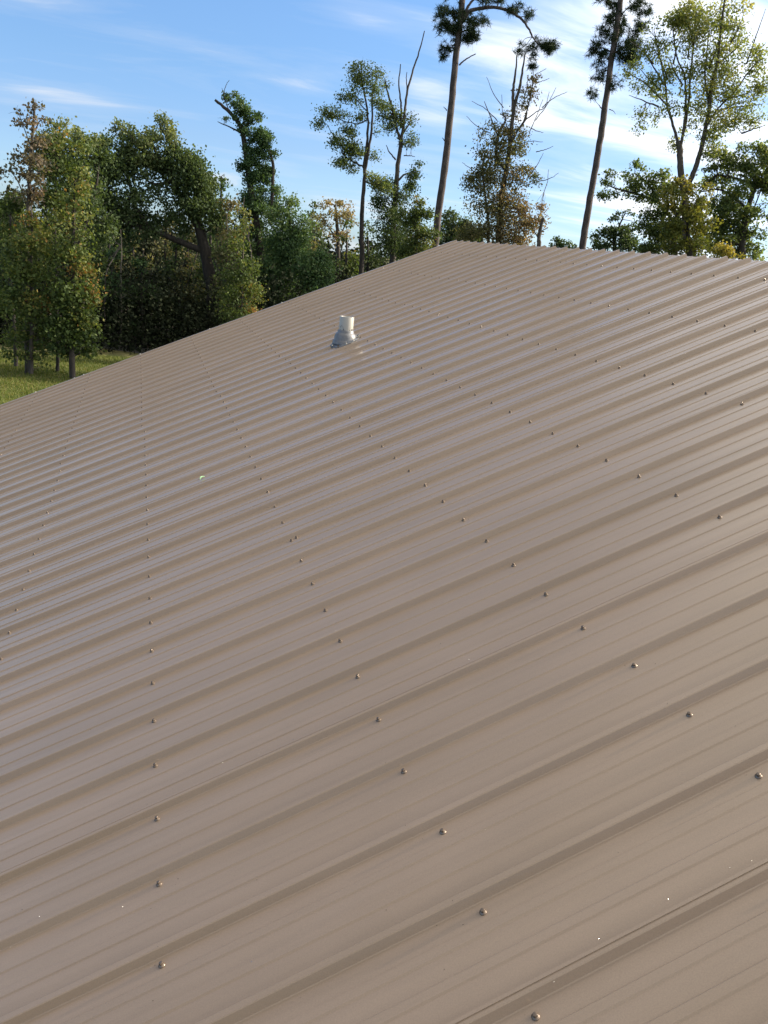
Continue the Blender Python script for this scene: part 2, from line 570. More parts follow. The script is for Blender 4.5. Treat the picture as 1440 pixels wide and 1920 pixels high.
roof = ribbed('roof', 1, house)
roof['label'] = 'brown ribbed metal roof slope facing the camera'
back = ribbed('roof', -1, house)
back['label'] = 'far slope of the ribbed metal roof beyond the ridge'
# sun-facing check of winding is irrelevant: both sides shade the same

# sheet laps: the upper sheet's edge standing on every fourth rib
LV, LF = [], []
for k in range(-13, 40, 4):
    va, vb, vc = k + 0.180, k + 0.212, k + 0.242
    segs = 24
    base = len(LV)
    for j in range(segs + 1):
        u = U0 + (6.36 + 0.0069 * k - U0) * j / segs
        wv_ = 0.003 * math.sin(u * 1.7 + k)
        for (v, h) in ((va + wv_, 0.0183), (va + wv_, 0.0204 if k == -1 else 0.0190), (vb, 0.0202 if k == -1 else 0.0189), (vc, 0.0016), (vc + 0.01, 0.0016)):
            LV.append(roofpt(u, v, h))
    for j in range(segs):
        for i in range(4):
            a = base + j * 5 + i
            LF.append((a, a + 1, a + 6, a + 5))
lap = mesh_obj('sheet_lap', LV, LF, M_ROOF, roof)

# deck below the sheets, gable walls
def slab(name, quad, thick, mat, parent):
    nrm = (quad[1] - quad[0]).cross(quad[2] - quad[0]).normalized() * thick
    vs = [*quad, *[q - nrm for q in quad]]
    return mesh_obj(name, vs, [(0, 1, 2, 3), (7, 6, 5, 4), (0, 4, 5, 1), (1, 5, 6, 2), (2, 6, 7, 3), (3, 7, 4, 0)], mat, parent)


UD = 6.22
rx = roofpt(UD, 0, 0).x
rz = roofpt(UD, 0, 0).z
dz = -0.006
q = [roofpt(U0 + .03, V0 + .1, dz), roofpt(UD - .02, V0 + .1, dz), roofpt(UD - .02, V1 - .1, dz), roofpt(U0 + .03, V1 - .1, dz)]
M_DECK = noisy('deck_wood', (0.1, 0.07, 0.045), (0.18, 0.13, 0.08), 8, 0.9)
slab('roof_deck', q, 0.05, M_DECK, house)
qm = [Vector((2 * rx + .012 - p.x, p.y, p.z - 0.035)) for p in q]
slab('roof_deck', [qm[1], qm[0], qm[3], qm[2]], 0.05, M_DECK, house)
xe = roofpt(U0, 0, 0).x + 0.4
xw = 2 * rx - xe
ya, yb = V0 * RIB + 0.35, V1 * RIB - 0.3
ze = roofpt(U0, 0, 0).z + 0.4 * math.tan(PITCH) - 0.1
zt = rz - 0.11
wall_v = [(xe, ya, GZ), (xw, ya, GZ), (xw, ya, ze), (rx, ya, zt), (xe, ya, ze),
          (xe, yb, GZ), (xw, yb, GZ), (xw, yb, ze), (rx, yb, zt), (xe, yb, ze)]
mesh_obj('wall', wall_v, [(0, 1, 2, 3, 4), (9, 8, 7, 6, 5), (0, 4, 9, 5), (1, 6, 7, 2)], M_WALL, house)


# rake trim along the far gable and the near one
def rake(v, s, mirror=False):
    V = []
    for u in np.linspace(U0, 6.355 + 0.0069 * v, 14):
        rx = roofpt(6.365 + .0069 * v, 0, 0).x
        for (dv_, h) in ((-0.20 * s, 0.0008), (-0.19 * s, 0.0046), (0.0, 0.005), (0.02 * s, 0.003), (0.02 * s, -0.12)):
            p = roofpt(u, v + dv_, h)
            if mirror:
                p = Vector((2 * rx + .012 - p.x, p.y, p.z - 0.035))
            V.append(p)
    Fc = []
    for j in range(13):
        for i in range(4):
            a = j * 5 + i
            Fc.append((a, a + 1, a + 6, a + 5))
    return mesh_obj('rake_trim', V, Fc, M_TRIM, house)


for vv, ss in ((V1, 1), (V0, -1)):
    rake(vv, ss)
    rake(vv, ss, True)


# ------------------------------------------------------------------ screws
def screw_geo():
    V, Fc = [], []

    def ringset(rings, seg):
        base = len(V)
        for (r, z, hexa) in rings:
            for i in range(seg):
                a = 2 * math.pi * i / seg
                rr = r
                if hexa:
                    aa = (a % (math.pi / 3)) - math.pi / 6
                    rr = r * math.cos(math.pi / 6) / math.cos(aa)
                V.append((rr * math.cos(a), rr * math.sin(a), z))
        for j in range(len(rings) - 1):
            for i in range(seg):
                a = base + j * seg + i
                b = base + j * seg + (i + 1) % seg
                Fc.append((a, b, b + seg, a + seg))
        Fc.append(tuple(base + (len(rings) - 1) * seg + i for i in range(seg)))

    ringset([(0.0078, 0.0, 0), (0.0079, 0.0012, 0), (0.0074, 0.0020, 0), (0.0058, 0.0034, 0), (0.0047, 0.0042, 0), (0.0047, 0.0043, 1), (0.0048, 0.0082, 1),
             (0.0040, 0.0090, 0), (0.0020, 0.0093, 0)], 24)
    return V, Fc


SV, SF = screw_geo()
sme = bpy.data.meshes.new('screw')
sme.from_pydata(SV, [], SF)
sme.materials.append(M_SCREW)
sme2 = bpy.data.meshes.new('screw_bright')
sme2.from_pydata(SV, [], SF)
sme2.materials.append(M_SCREWB)


def project(p):
    d = p - CAM
    z = d.dot(FWD)
    return 720 + F * d.dot(RIGHT) / z, 960 - F * d.dot(UPV) / z, z


spots = []
for u in range(-9, 7):
    for v in range(-13, 40):
        if not (U0 + .1 < u < U1 - .1):
            continue
        jit = (u * 7919 + v * 104729) % 997 / 997 - .5
        jit2 = (u * 3571 + v * 7877) % 991 / 991 - .5
        p = roofpt(u + jit * 0.03, v + jit2 * 0.035, 0)
        x, y, z = project(p)
        vis = z > 0.3 and -30 < x < 1470 and -30 < y < 1950
        spots.append((z, vis, u, v, p, jit, jit2))
p = roofpt(1.035, 9.03, 0)
spots.append((project(p)[2], True, 1, 9, p, 0.2, 0.1))
seen = sorted([s for s in spots if s[1]], key=lambda s: s[0])
near, rest = seen[:100], seen[100:] + [s for s in spots if not s[1] and s[0] > -6]
slope = Matrix.Rotation(-PITCH, 4, 'Y')


def screw_mat(p, jit, jit2):
    return Matrix.Translation(p) @ slope @ Matrix.Rotation(jit * 0.18, 4, 'X') @ Matrix.Rotation(jit2 * 0.18, 4, 'Y') @ Matrix.Rotation(jit * 6, 4, 'Z') @ Matrix.Scale(0.93, 4)


for (z, vis, u, v, p, jit, jit2) in near:
    bright = (u == 0 and v in (7, 8, 10) and True) or (u == 0 and v < 4)
    o = bpy.data.objects.new('screw', sme2 if bright and False else sme)
    C.objects.link(o)
    o.parent = roof
    o.matrix_local = screw_mat(p, jit, jit2)
V, Fc = [], []
for (z, vis, u, v, p, jit, jit2) in rest:
    mtx = screw_mat(p, jit, jit2)
    b0 = len(V)
    V += [mtx @ Vector(q_) for q_ in SV]
    Fc += [tuple(b0 + i for i in f) for f in SF]
sc = mesh_obj('screw', V, Fc, M_SCREW, roof)
sc['kind'] = 'stuff'
sc['label'] = 'rest of the hex head screws in rows across the roof'
# bright screws on the rake trim and one loose at the ridge
for u in (-4.4, -3.3, -2.9, -2.05, -1.3, -1.12, 0.0, 1.4, 2.9, 4.4):
    o = bpy.data.objects.new('trim_screw', sme2)
    C.objects.link(o)
    o.parent = house
    o.matrix_local = Matrix.Translation(roofpt(u, V1 - 0.1, 0.005)) @ slope @ Matrix.Scale(1.1, 4)


# ------------------------------------------------------------------ vent pipe
def lathe(name, rings, mat, parent, seg=48, close=False, smooth=True, cap=False):
    V, Fc = [], []
    for (r, z) in rings:
        for i in range(seg):
            a = 2 * math.pi * i / seg
            V.append((r * math.cos(a), r * math.sin(a), z))
    for j in range(len(rings) - 1):
        for i in range(seg):
            a = j * seg + i
            b = j * seg + (i + 1) % seg
            Fc.append((a, b, b + seg, a + seg))
    o = mesh_obj(name, V, Fc, mat, parent, smooth)
    return o


vent = bpy.data.objects.new('vent_pipe', None)
C.objects.link(vent)
vent.parent = house
VB = roofpt(2.80, 24.20, 0)
vent.location = VB
vent['label'] = 'white plastic vent pipe rising through a grey rubber boot'


def pvc():
    m, t, p = bsdf('white_pvc', (0.30, 0.295, 0.27), 0.35)
    tcn = nd(t, 'ShaderNodeTexCoord')
    sp = nd(t, 'ShaderNodeSeparateXYZ')
    t.links.new(tcn.outputs['Object'], sp.inputs[0])
    mpn = nd(t, 'ShaderNodeMapping')
    mpn.inputs['Scale'].default_value = (1, 1, 0.5)
    t.links.new(tcn.outputs['Object'], mpn.inputs[0])
    nz = nd(t, 'ShaderNodeTexNoise', i_Scale=34.0, i_Detail=4.0, i_Distortion=1.2)
    t.links.new(mpn.outputs[0], nz.inputs['Vector'])
    band = nd(t, 'ShaderNodeMapRange')
    band.inputs['From Min'].default_value = 0.10
    band.inputs['From Max'].default_value = 0.155
    band.inputs['To Min'].default_value = 0.10
    band.inputs['To Max'].default_value = -0.12
    t.links.new(sp.outputs[2], band.inputs[0])
    a2 = nd(t, 'ShaderNodeMath', operation='ADD')
    t.links.new(nz.outputs[0], a2.inputs[0])
    t.links.new(band.outputs[0], a2.inputs[1])
    r = ramp(t, [(0.60, (0.30, 0.295, 0.27)), (0.66, (0.05, 0.05, 0.045))])
    t.links.new(a2.outputs[0], r.inputs[0])
    t.links.new(r.outputs[0], p.inputs['Base Color'])
    return m


M_PVC = pvc()
M_BOOT = noisy('boot_rubber', (0.085, 0.092, 0.105), (0.14, 0.148, 0.165), 30, 0.42, 0.3, 0.004, spec=0.6)
M_SIL = noisy('sealant', (0.03, 0.03, 0.03), (0.12, 0.12, 0.115), 40, 0.4, 0.5, 0.004)
R = 0.0585
lathe('pipe', [(R, 0.0), (R, 0.206), (R - .001, 0.2075), (R - 0.0065, 0.2075), (R - 0.0075, 0.206), (R - 0.0075, 0.02)], M_PVC, vent)
boot = lathe('boot', [(0.104, -0.012), (0.100, 0.012), (0.0925, 0.018), (0.0905, 0.022), (0.0895, 0.046), (0.0875, 0.050), (0.0865, 0.054), (0.084, 0.062), (0.075, 0.073), (0.070, 0.077), (0.0675, 0.080), (0.0665, 0.094), (0.0635, 0.099), (R - .0005, 0.102)], M_BOOT, vent)
# flange dressed over the ribs, with sealant round it
V, Fc = [], []
seg, rgs = 56, (0.088, 0.102, 0.120, 0.126)
for j, r in enumerate(rgs):
    for i in range(seg):
        a = 2 * math.pi * i / seg
        du, dv_ = r * math.cos(a), r * math.sin(a) * 1.02
        v = 24.20 + dv_ / RIB
        fr = (v - 0.17) % 1.0
        d = min(fr, 1 - fr)
        hr = 0.0192 * max(0.0, min(1.0, (0.085 - d) / 0.05))
        h = hr + (0.022 if j == 0 else 0.010 if j == 1 else 0.0048 if j == 2 else 0.001)
        V.append(roofpt(2.80 + du / ROW, v, h) - VB)
for j in range(len(rgs) - 1):
    for i in range(seg):
        a, b = j * seg + i, j * seg + (i + 1) % seg
        Fc.append((a, a + seg, b + seg, b))
mesh_obj('flange', V, Fc, M_BOOT, vent, True)
V, Fc = [], []
for i in range(90):
    a = 2 * math.pi * i / 90
    rr = 0.1265 + 0.004 * math.sin(7 * a) + 0.004 * math.sin(13 * a + 1) + random.uniform(-.002, .002)
    for k in range(6):
        b = math.pi * k / 5
        rad = 0.0055 + 0.003 * math.sin(5 * a + 2)
        r2 = rr + rad * math.cos(b)
        v = 24.20 + r2 * math.sin(a) / RIB
        fr = (v - 0.17) % 1.0
        d = min(fr, 1 - fr)
        hr = 0.0192 * max(0.0, min(1.0, (0.085 - d) / 0.05))
        V.append(roofpt(2.80 + r2 * math.cos(a) / ROW, v, hr + rad * 0.7 * math.sin(b) + 0.0005) - VB)
for i in range(90):
    for k in range(5):
        a, b = i * 6 + k, ((i + 1) % 90) * 6 + k
        Fc.append((a, a + 1, b + 1, b))
mesh_obj('sealant', V, Fc, M_SIL, vent, True)
for i in range(10):
    a = 2 * math.pi * (i + .3) / 10
    v = 24.20 + 0.112 * math.sin(a) / RIB
    fr = (v - 0.17) % 1.0
    d = min(fr, 1 - fr)
    hr = 0.0192 * max(0.0, min(1.0, (0.085 - d) / 0.05))
    o = bpy.data.objects.new('flange_screw', sme2 if i % 3 else sme)
    C.objects.link(o)
    o.parent = vent
    o.matrix_local = Matrix.Translation(roofpt(2.80 + 0.112 * math.cos(a) / ROW, v, hr + 0.006) - VB) @ slope @ Matrix.Scale(1.15, 4)

# ------------------------------------------------------------------ bits lying on the roof
M_LEAFBIT, _, _ = bsdf('green_leaf_bit', (0.36, 0.62, 0.36), 0.35)
lp = roofpt(0.529, 14.733, 0.0022)
V = []
for i in range(12):
    s = i / 11
    ww = 0.008 * math.sin(math.pi * min(1, s * 1.02 + .02)) ** 0.8
    for k in (-1, 0, 1):
        V.append(Vector((s * 0.030 - .015, k * ww, 0.0015 + 0.006 * abs(k) + 0.006 * math.sin(s * 3.1))))
Fc = []
for i in range(11):
    for k in range(2):
        a = i * 3 + k
        Fc.append((a, a + 3, a + 4, a + 1))
lf = mesh_obj('leaf', V, Fc, M_LEAFBIT)
lf.matrix_world = Matrix.Translation(lp) @ slope @ Matrix.Rotation(0.5, 4, 'Z')
tag(lf, 'tiny bright green leaf lying on the brown metal roof left of the vent pipe', 'leaf')

M_SHAV, _, _ = bsdf('shaving', (0.85, 0.83, 0.78), 0.18, 1.0)
M_GRIT, _, _ = bsdf('grit', (0.03, 0.025, 0.02), 0.8)


def pan_h(v):
    f = v % 1.0
    return 0.0028 if (0.5 < f < 0.6 or 0.8 < f < 0.9) else (0.0184 if 0.11 < f < 0.23 else 0.0002)


V, Fc = [], []
for i in range(330):
    u = random.uniform(-1.2, 4.5)
    v = -3.0 + 16 * random.random() ** 1.6
    if random.random() < 0.07:
        u, v = 1.2 + random.random() * 1.1, -1 + 0.33 + random.gauss(0, .03)
    s = random.uniform(0.0005, 0.0013) * (1.5 if random.random() < .1 else 1)
    p = roofpt(u, v, pan_h(v) + s * .5)
    b0 = len(V)
    for k in range(4):
        V.append(p + Vector((random.uniform(-s, s) * 1.4, random.uniform(-s, s), random.uniform(-s, s) * .6)))
    Fc += [(b0, b0 + 1, b0 + 2), (b0, b0 + 2, b0 + 3), (b0 + 1, b0 + 3, b0 + 2), (b0, b0 + 3, b0 + 1)]
sv = mesh_obj('metal_shavings', V, Fc, M_SHAV)
tag(sv, 'tiny glinting metal drill shavings scattered over the near roof', 'shavings', kind='stuff')
V, Fc = [], []
for i in range(420):
    if i < 230:
        s0 = random.choice(near)
        u, v = s0[2] + random.gauss(0, .07), s0[3] + random.gauss(0, .13)
    else:
        u, v = random.uniform(-1.2, 5), -3 + 22 * random.random() ** 1.4
    s = random.uniform(0.0005, 0.0014)
    p = roofpt(u, v, pan_h(v) + s * .4)
    b0 = len(V)
    for dx, dy, dz_ in ((1, 0, 0), (-.6, .8, 0), (-.6, -.8, 0), (0, 0, .9)):
        V.append(p + Vector((dx, dy, dz_)) * s)
    Fc += [(b0, b0 + 1, b0 + 3), (b0 + 1, b0 + 2, b0 + 3), (b0 + 2, b0, b0 + 3), (b0, b0 + 2, b0 + 1)]
gr = mesh_obj('grit', V, Fc, M_GRIT)
tag(gr, 'dark specks of grit scattered round the screws on the roof', 'grit', kind='stuff')


# ------------------------------------------------------------------ trees
def tube_arrays(pts, radii, seg=7):
    pts = [Vector(p) for p in pts]
    n = len(pts)
    V, Fc = [], []
    for i, p in enumerate(pts):
        d = (pts[min(i + 1, n - 1)] - pts[max(i - 1, 0)]).normalized()
        a = d.cross(Vector((0.13, 0.97, 0.21))).normalized()
        b = d.cross(a)
        for k in range(seg):
            an = 2 * math.pi * k / seg
            V.append(p + (a * math.cos(an) + b * math.sin(an)) * radii[i])
    for i in range(n - 1):
        for k in range(seg):
            q0, q1 = i * seg + k, i * seg + (k + 1) % seg
            Fc.append((q0, q1, q1 + seg, q0 + seg))
    return np.array(V), np.array(Fc, dtype=np.int64)


def smooth_path(pts, radii, sub=4, wob=0.0):
    """Catmull-Rom through pts."""
    P = [np.array(p) for p in pts]
    P = [2 * P[0] - P[1]] + P + [2 * P[-1] - P[-2]]
    out, rad = [], []
    for i in range(1, len(P) - 2):
        for s in range(sub):
            t = s / sub
            q_ = 0.5 * ((2 * P[i]) + (-P[i - 1] + P[i + 1]) * t + (2 * P[i - 1] - 5 * P[i] + 4 * P[i + 1] - P[i + 2]) * t * t
                        + (-P[i - 1] + 3 * P[i] - 3 * P[i + 1] + P[i + 2]) * t ** 3)
            if wob and (i > 1 or s > 0):
                q_ = q_ + rng.normal(0, wob, 3)
            out.append(q_)
            rad.append(radii[i - 1] * (1 - t) + radii[i] * t)
    out.append(P[-2])
    rad.append(radii[-1])
    return out, rad


class Acc:
    def __init__(s):
        s.V, s.F, s.n = [], [], 0

    def add(s, V, Fc):
        if len(V) == 0:
            return
        s.V.append(V)
        s.F.append(Fc + s.n)
        s.n += len(V)

    def build(s, name, mat, parent, smooth=True, tintv=None):
        return fast_mesh(name, np.concatenate(s.V), np.concatenate(s.F), mat, parent, tintv, smooth)


def leaf_cards(P, size, flat=0.0, aspect=0.72):
    n = len(P)
    d = rng.normal(size=(n, 3))
    d[:, 2] -= 0.3
    d /= np.linalg.norm(d, axis=1)[:, None]
    e = rng.normal(size=(n, 3))
    e[:, 2] *= (1 - flat)
    s = np.cross(d, e)
    s /= np.linalg.norm(s, axis=1)[:, None] + 1e-9
    Ln = size * rng.uniform(0.6, 1.35, n)[:, None]
    W = Ln * aspect * 0.5
    V = np.stack([P - d * Ln * .5, P + s * W, P + d * Ln * .5, P - s * W], axis=1).reshape(-1, 3)
    Fq = np.arange(4 * n).reshape(n, 4)
    return V, Fq


def needle_tufts(P, length, per=26):
    n = len(P)
    ax = rng.normal(size=(n, 3))
    ax[:, 2] = np.abs(ax[:, 2]) * 0.5 + 0.15
    ax /= np.linalg.norm(ax, axis=1)[:, None]
    PP = np.repeat(P, per, axis=0)
    AX = np.repeat(ax, per, axis=0)
    d = AX * 0.55 + rng.normal(size=PP.shape) * 0.75
    d /= np.linalg.norm(d, axis=1)[:, None]
    s = np.cross(d, rng.normal(size=d.shape))
    s /= np.linalg.norm(s, axis=1)[:, None] + 1e-9
    Ln = length * rng.uniform(0.7, 1.15, len(PP))[:, None]
    W = 0.010
    PP = PP + AX * rng.uniform(-.1, .1, len(PP))[:, None]
    tip = PP + d * Ln
    tip[:, 2] -= 0.03
    V = np.stack([PP - s * W, PP + s * W, tip + s * W * .5, tip - s * W * .5], axis=1).reshape(-1, 3)
    return V, np.arange(4 * len(PP)).reshape(-1, 4)


def tree(name, label, cat, D, limbs, clumps, mat, bark, leaf=0.10, dens=1.0, group=None, twigs=True, needles=False, deep=0.5, trunk_to_ground=True, spread=1.0):
    """limbs: (px width at start, px width at end, [(x, y[, depth offset m]), ...]); the first one is the trunk.
    clumps: (x, y, rx, ry[, density factor[, tint centre[, depth offset]]]) sizes in photo pixels at the tree's own distance."""
    x0, y0 = limbs[0][2][0][:2]
    foot = at(x0, y0, D)
    foot = Vector((foot.x, foot.y, GZ))
    root = thing(name, label, cat, foot, group)
    mpp = D / F
    acc = Acc()
    skel = []
    for li, (w0, w1, pts) in enumerate(limbs):
        P3 = []
        for q_ in pts:
            off = q_[2] if len(q_) > 2 else 0.0
            P3.append(np.array(at(q_[0], q_[1], D + off)))
        nn = len(P3)
        rad = [0.5 * mpp * (w0 + (w1 - w0) * i / max(1, nn - 1)) for i in range(nn)]
        if li == 0 and trunk_to_ground and P3[0][2] > GZ + 0.1:
            hgt = P3[0][2] - GZ
            base = P3[0].copy()
            base[2] = GZ - 0.1
            mid = P3[0].copy()
            mid[2] = GZ + min(0.5, hgt * .3)
            P3 = [base, mid] + P3
            rad = [rad[0] * 1.7, rad[0] * 1.15] + rad
        out, rr = smooth_path(P3, rad, 5, 0.008 * D / 40)
        rr = [r_ * rng.uniform(0.95, 1.06) for r_ in rr]
        acc.add(*tube_arrays(out, rr, 9 if w0 > 6 else 6))
        skel += list(zip(out, rr))
    SK = np.array([s_[0] for s_ in skel])
    leafP, leafT, tw = [], [], Acc()
    for cl in clumps:
        x, y, rx_, ry_ = cl[:4]
        df = cl[4] if len(cl) > 4 else 1.0
        tcn = cl[5] if len(cl) > 5 else 0.45
        off = cl[6] if len(cl) > 6 else rng.uniform(-deep, deep) * rx_ * mpp
        c = np.array(at(x, y, D + off))
        R3 = np.array([rx_ * mpp, min(rx_, 60) * mpp * 0.8 + .1, ry_ * mpp])
        vol = 4.19 * R3[0] * R3[1] * R3[2]
        area = 3.14 * R3[0] * R3[2]
        k = max(3, int(area * 3.0 * (0.5 + .5 * df)) + 2)
        # sub-blobs on and in the ellipsoid
        dirs = rng.normal(size=(k, 3))
        dirs /= np.linalg.norm(dirs, axis=1)[:, None]
        rr_ = rng.uniform(0.25, 1.0, k)[:, None] ** 0.6
        B = dirs * rr_ * R3
        # rotate so that local x is the camera's right (level) and y is away
        hr = Vector((RIGHT.x, RIGHT.y, 0)).normalized()
        B = c + B[:, :1] * np.array([hr.x, hr.y, 0]) + B[:, 1:2] * np.array([-hr.y, hr.x, 0]) + B[:, 2:] * np.array([0, 0, 1.0])
        sig = min(0.34 * min(R3[0], R3[2]) + 0.05, 0.42) * spread
        total = int((650 if not needles else 38) * dens * df * area * (0.10 / leaf) ** 2) + 8
        per = np.maximum(1, rng.poisson(total / k * rng.uniform(0.4, 1.6, k)))
        for bi in range(k):
            m_ = per[bi]
            g = rng.normal(size=(m_, 3)) * sig * np.array([1, 1, .75])
            leafP.append(B[bi] + g)
            btone = rng.normal(0, .12)
            leafT.append(np.clip(tcn + btone + rng.normal(0, .16, m_), 0.0, 1.0))
            if twigs and len(SK):
                dd = np.linalg.norm((SK - B[bi]) * np.array([1, 1, .8]) + np.array([0, 0, 0.25 * R3[2]]), axis=1)
                j = int(np.argmin(dd))
                if dd[j] < 0.35 + 2.2 * max(R3):
                    s0, r0 = skel[j]
                    midp = (s0 + B[bi]) * .5 + rng.normal(0, .06, 3) + np.array([0, 0, 0.08 * dd[j]])
                    r1 = min(r0 * .45, 0.012 + 0.012 * dd[j])
                    o3, r3 = smooth_path([s0, midp, B[bi]], [r1, r1 * .6, 0.004], 3)
                    tw.add(*tube_arrays(o3, r3, 4))
                    for q2 in range(2):
                        e2 = B[bi] + rng.normal(0, sig * 1.1, 3)
                        tw.add(*tube_arrays([o3[-3], (o3[-3] + e2) / 2 + rng.normal(0, .03, 3), e2], [r1 * .35 + .002, .005, .003], 3))
    if tw.n:
        acc.F = [f for f in acc.F]
        acc.add(np.concatenate(tw.V), np.concatenate(tw.F))
    fo = np.array(foot)
    acc.V = [v - fo for v in acc.V]
    acc.build('trunk', bark, root, True)
    if leafP:
        LP = np.concatenate(leafP)
        LT = np.concatenate(leafT)
        if needles:
            Vn, Fn = needle_tufts(LP, 0.24)
            T = np.repeat(LT, 26)
        else:
            Vn, Fn = leaf_cards(LP, leaf * 1.12)
            T = LT
        fast_mesh('crown', Vn - fo, Fn, mat, root, T)
    return root


def bare(x, y, ang, ln, w0=1.6):
    """a dead twig in pixels, slightly crooked"""
    a = math.radians(ang)
    x1, y1 = x + ln * .5 * math.cos(a) + random.uniform(-2, 2), y - ln * .5 * math.sin(a) + random.uniform(-2, 2)
    a2 = a + random.uniform(-.3, .3)
    x2, y2 = x1 + ln * .5 * math.cos(a2), y1 - ln * .5 * math.sin(a2)
    return (w0, 0.7, [(x, y), (x1, y1), (x2, y2)])


def hd(px, py):
    g = ground_at(px, py)
    return math.hypot(g.x - CAM.x, g.y - CAM.y)


YG = 'young sweetgum trees on the lawn'
# the young trees on the lawn, left
tree('young_tree', 'tallest young sweetgum at the left edge, reddish sparse top and yellow green below', 'tree', hd(52, 700),
     [(9, 3, [(52, 690), (50, 560), (52, 430), (56, 320), (62, 240), (66, 192)]),
      (3, 1, [(52, 500), (35, 440), (22, 410)]), (3, 1, [(54, 400), (38, 350), (18, 318)]), (2.5, 1, [(55, 380), (72, 330), (80, 300)]),
      (2, .8, [(60, 280), (45, 240), (36, 215)]), (2, .8, [(62, 250), (76, 225), (85, 218)])],
     [(66, 195, 8, 10, .8, .6), (60, 222, 14, 10, .8, .6), (42, 232, 10, 8, .7, .5), (80, 222, 8, 5, .6, .6), (34, 212, 5, 5, .6, .6), (60, 262, 22, 20, .8, .5), (38, 305, 12, 12, .6, .4),
      (60, 310, 20, 25, .9, .5), (12, 322, 12, 9, .6, .3), (72, 350, 18, 22, .8, .6), (50, 365, 22, 20, .8, .4)],
     L['gumred'], M_BARK, 0.10, .95, YG)
tree('young_tree', 'yellow green young sweetgum in front of the reddish topped one on the lawn', 'tree', hd(60, 704),
     [(8, 2, [(58, 700), (60, 600), (58, 500), (60, 420), (58, 385)]), (4, 1, [(60, 620), (75, 560), (88, 520)]), (3, 1, [(59, 560), (40, 520), (25, 500)])],
     [(56, 400, 14, 20, 1, .75), (62, 440, 22, 25, 1, .65), (50, 470, 28, 25, 1, .5), (70, 500, 24, 28, 1.1, .6), (40, 520, 26, 28, 1, .35), (72, 560, 24, 28, 1, .6),
      (45, 575, 28, 28, 1, .4), (65, 615, 28, 24, .9, .45), (40, 630, 24, 18, .7, .4), (60, 655, 22, 16, .5, .45), (22, 470, 18, 22, .8, .3), (70, 690, 14, 12, .4, .4), (38, 665, 24, 14, .6, .3), (85, 640, 18, 18, .6, .4)],
     L['gum'], M_BARK, 0.10, 1.1, YG)
tree('young_tree', 'thin young tree with pale trunk at the extreme left edge of the lawn', 'tree', hd(28, 690),
     [(7, 2, [(30, 686), (26, 600), (18, 500), (20, 420), (16, 370)]), (2.5, 1, [(24, 560), (8, 510), (-6, 480)])],
     [(16, 370, 18, 14, .8, .3), (22, 400, 26, 24, 1, .3), (8, 440, 22, 24, 1, .3), (18, 490, 22, 26, .9, .25), (4, 540, 22, 26, .9, .25), (20, 580, 22, 24, .8, .25), (30, 630, 18, 20, .6, .3)],
     L['gum'], M_BARK, 0.10, 1.0, YG)
tree('young_tree', 'young tree with full yellow green crown and leafy skirt nearest the roof edge', 'tree', hd(136, 712),
     [(11, 3, [(136, 708), (134, 640), (136, 540), (138, 440), (140, 340)]), (4, 1, [(135, 600), (155, 560), (168, 540)]), (4, 1, [(136, 560), (115, 520), (100, 500)]),
      (3, 1, [(137, 480), (155, 440), (165, 410)])],
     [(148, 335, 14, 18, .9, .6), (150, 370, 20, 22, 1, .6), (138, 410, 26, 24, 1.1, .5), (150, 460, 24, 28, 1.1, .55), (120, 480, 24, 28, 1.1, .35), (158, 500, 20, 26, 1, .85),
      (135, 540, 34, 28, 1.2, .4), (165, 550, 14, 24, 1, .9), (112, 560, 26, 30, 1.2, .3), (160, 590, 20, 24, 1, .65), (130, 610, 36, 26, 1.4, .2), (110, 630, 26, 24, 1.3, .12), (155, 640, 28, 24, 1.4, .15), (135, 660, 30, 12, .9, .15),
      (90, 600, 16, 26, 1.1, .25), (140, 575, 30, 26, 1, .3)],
     L['gum'], M_BARKD, 0.10, 1.2, YG)
tree('young_tree', 'slim dark trunked young tree between the other two on the lawn', 'tree', hd(108, 698),
     [(6, 2, [(108, 692), (107, 600), (104, 500), (104, 400), (106, 300)])],
     [(118, 250, 14, 14, .7, .75), (104, 270, 20, 18, .9, .6), (128, 275, 22, 18, .9, .6), (98, 310, 24, 24, 1.1, .4), (128, 320, 26, 26, 1.1, .4), (105, 360, 28, 28, 1.1, .35), (90, 400, 24, 26, 1.1, .3), (122, 390, 22, 24, 1, .3),
      (100, 440, 26, 28, 1, .3), (95, 490, 24, 26, .9, .25)],
     L['gum'], M_BARKD, 0.10, 1.0, YG)

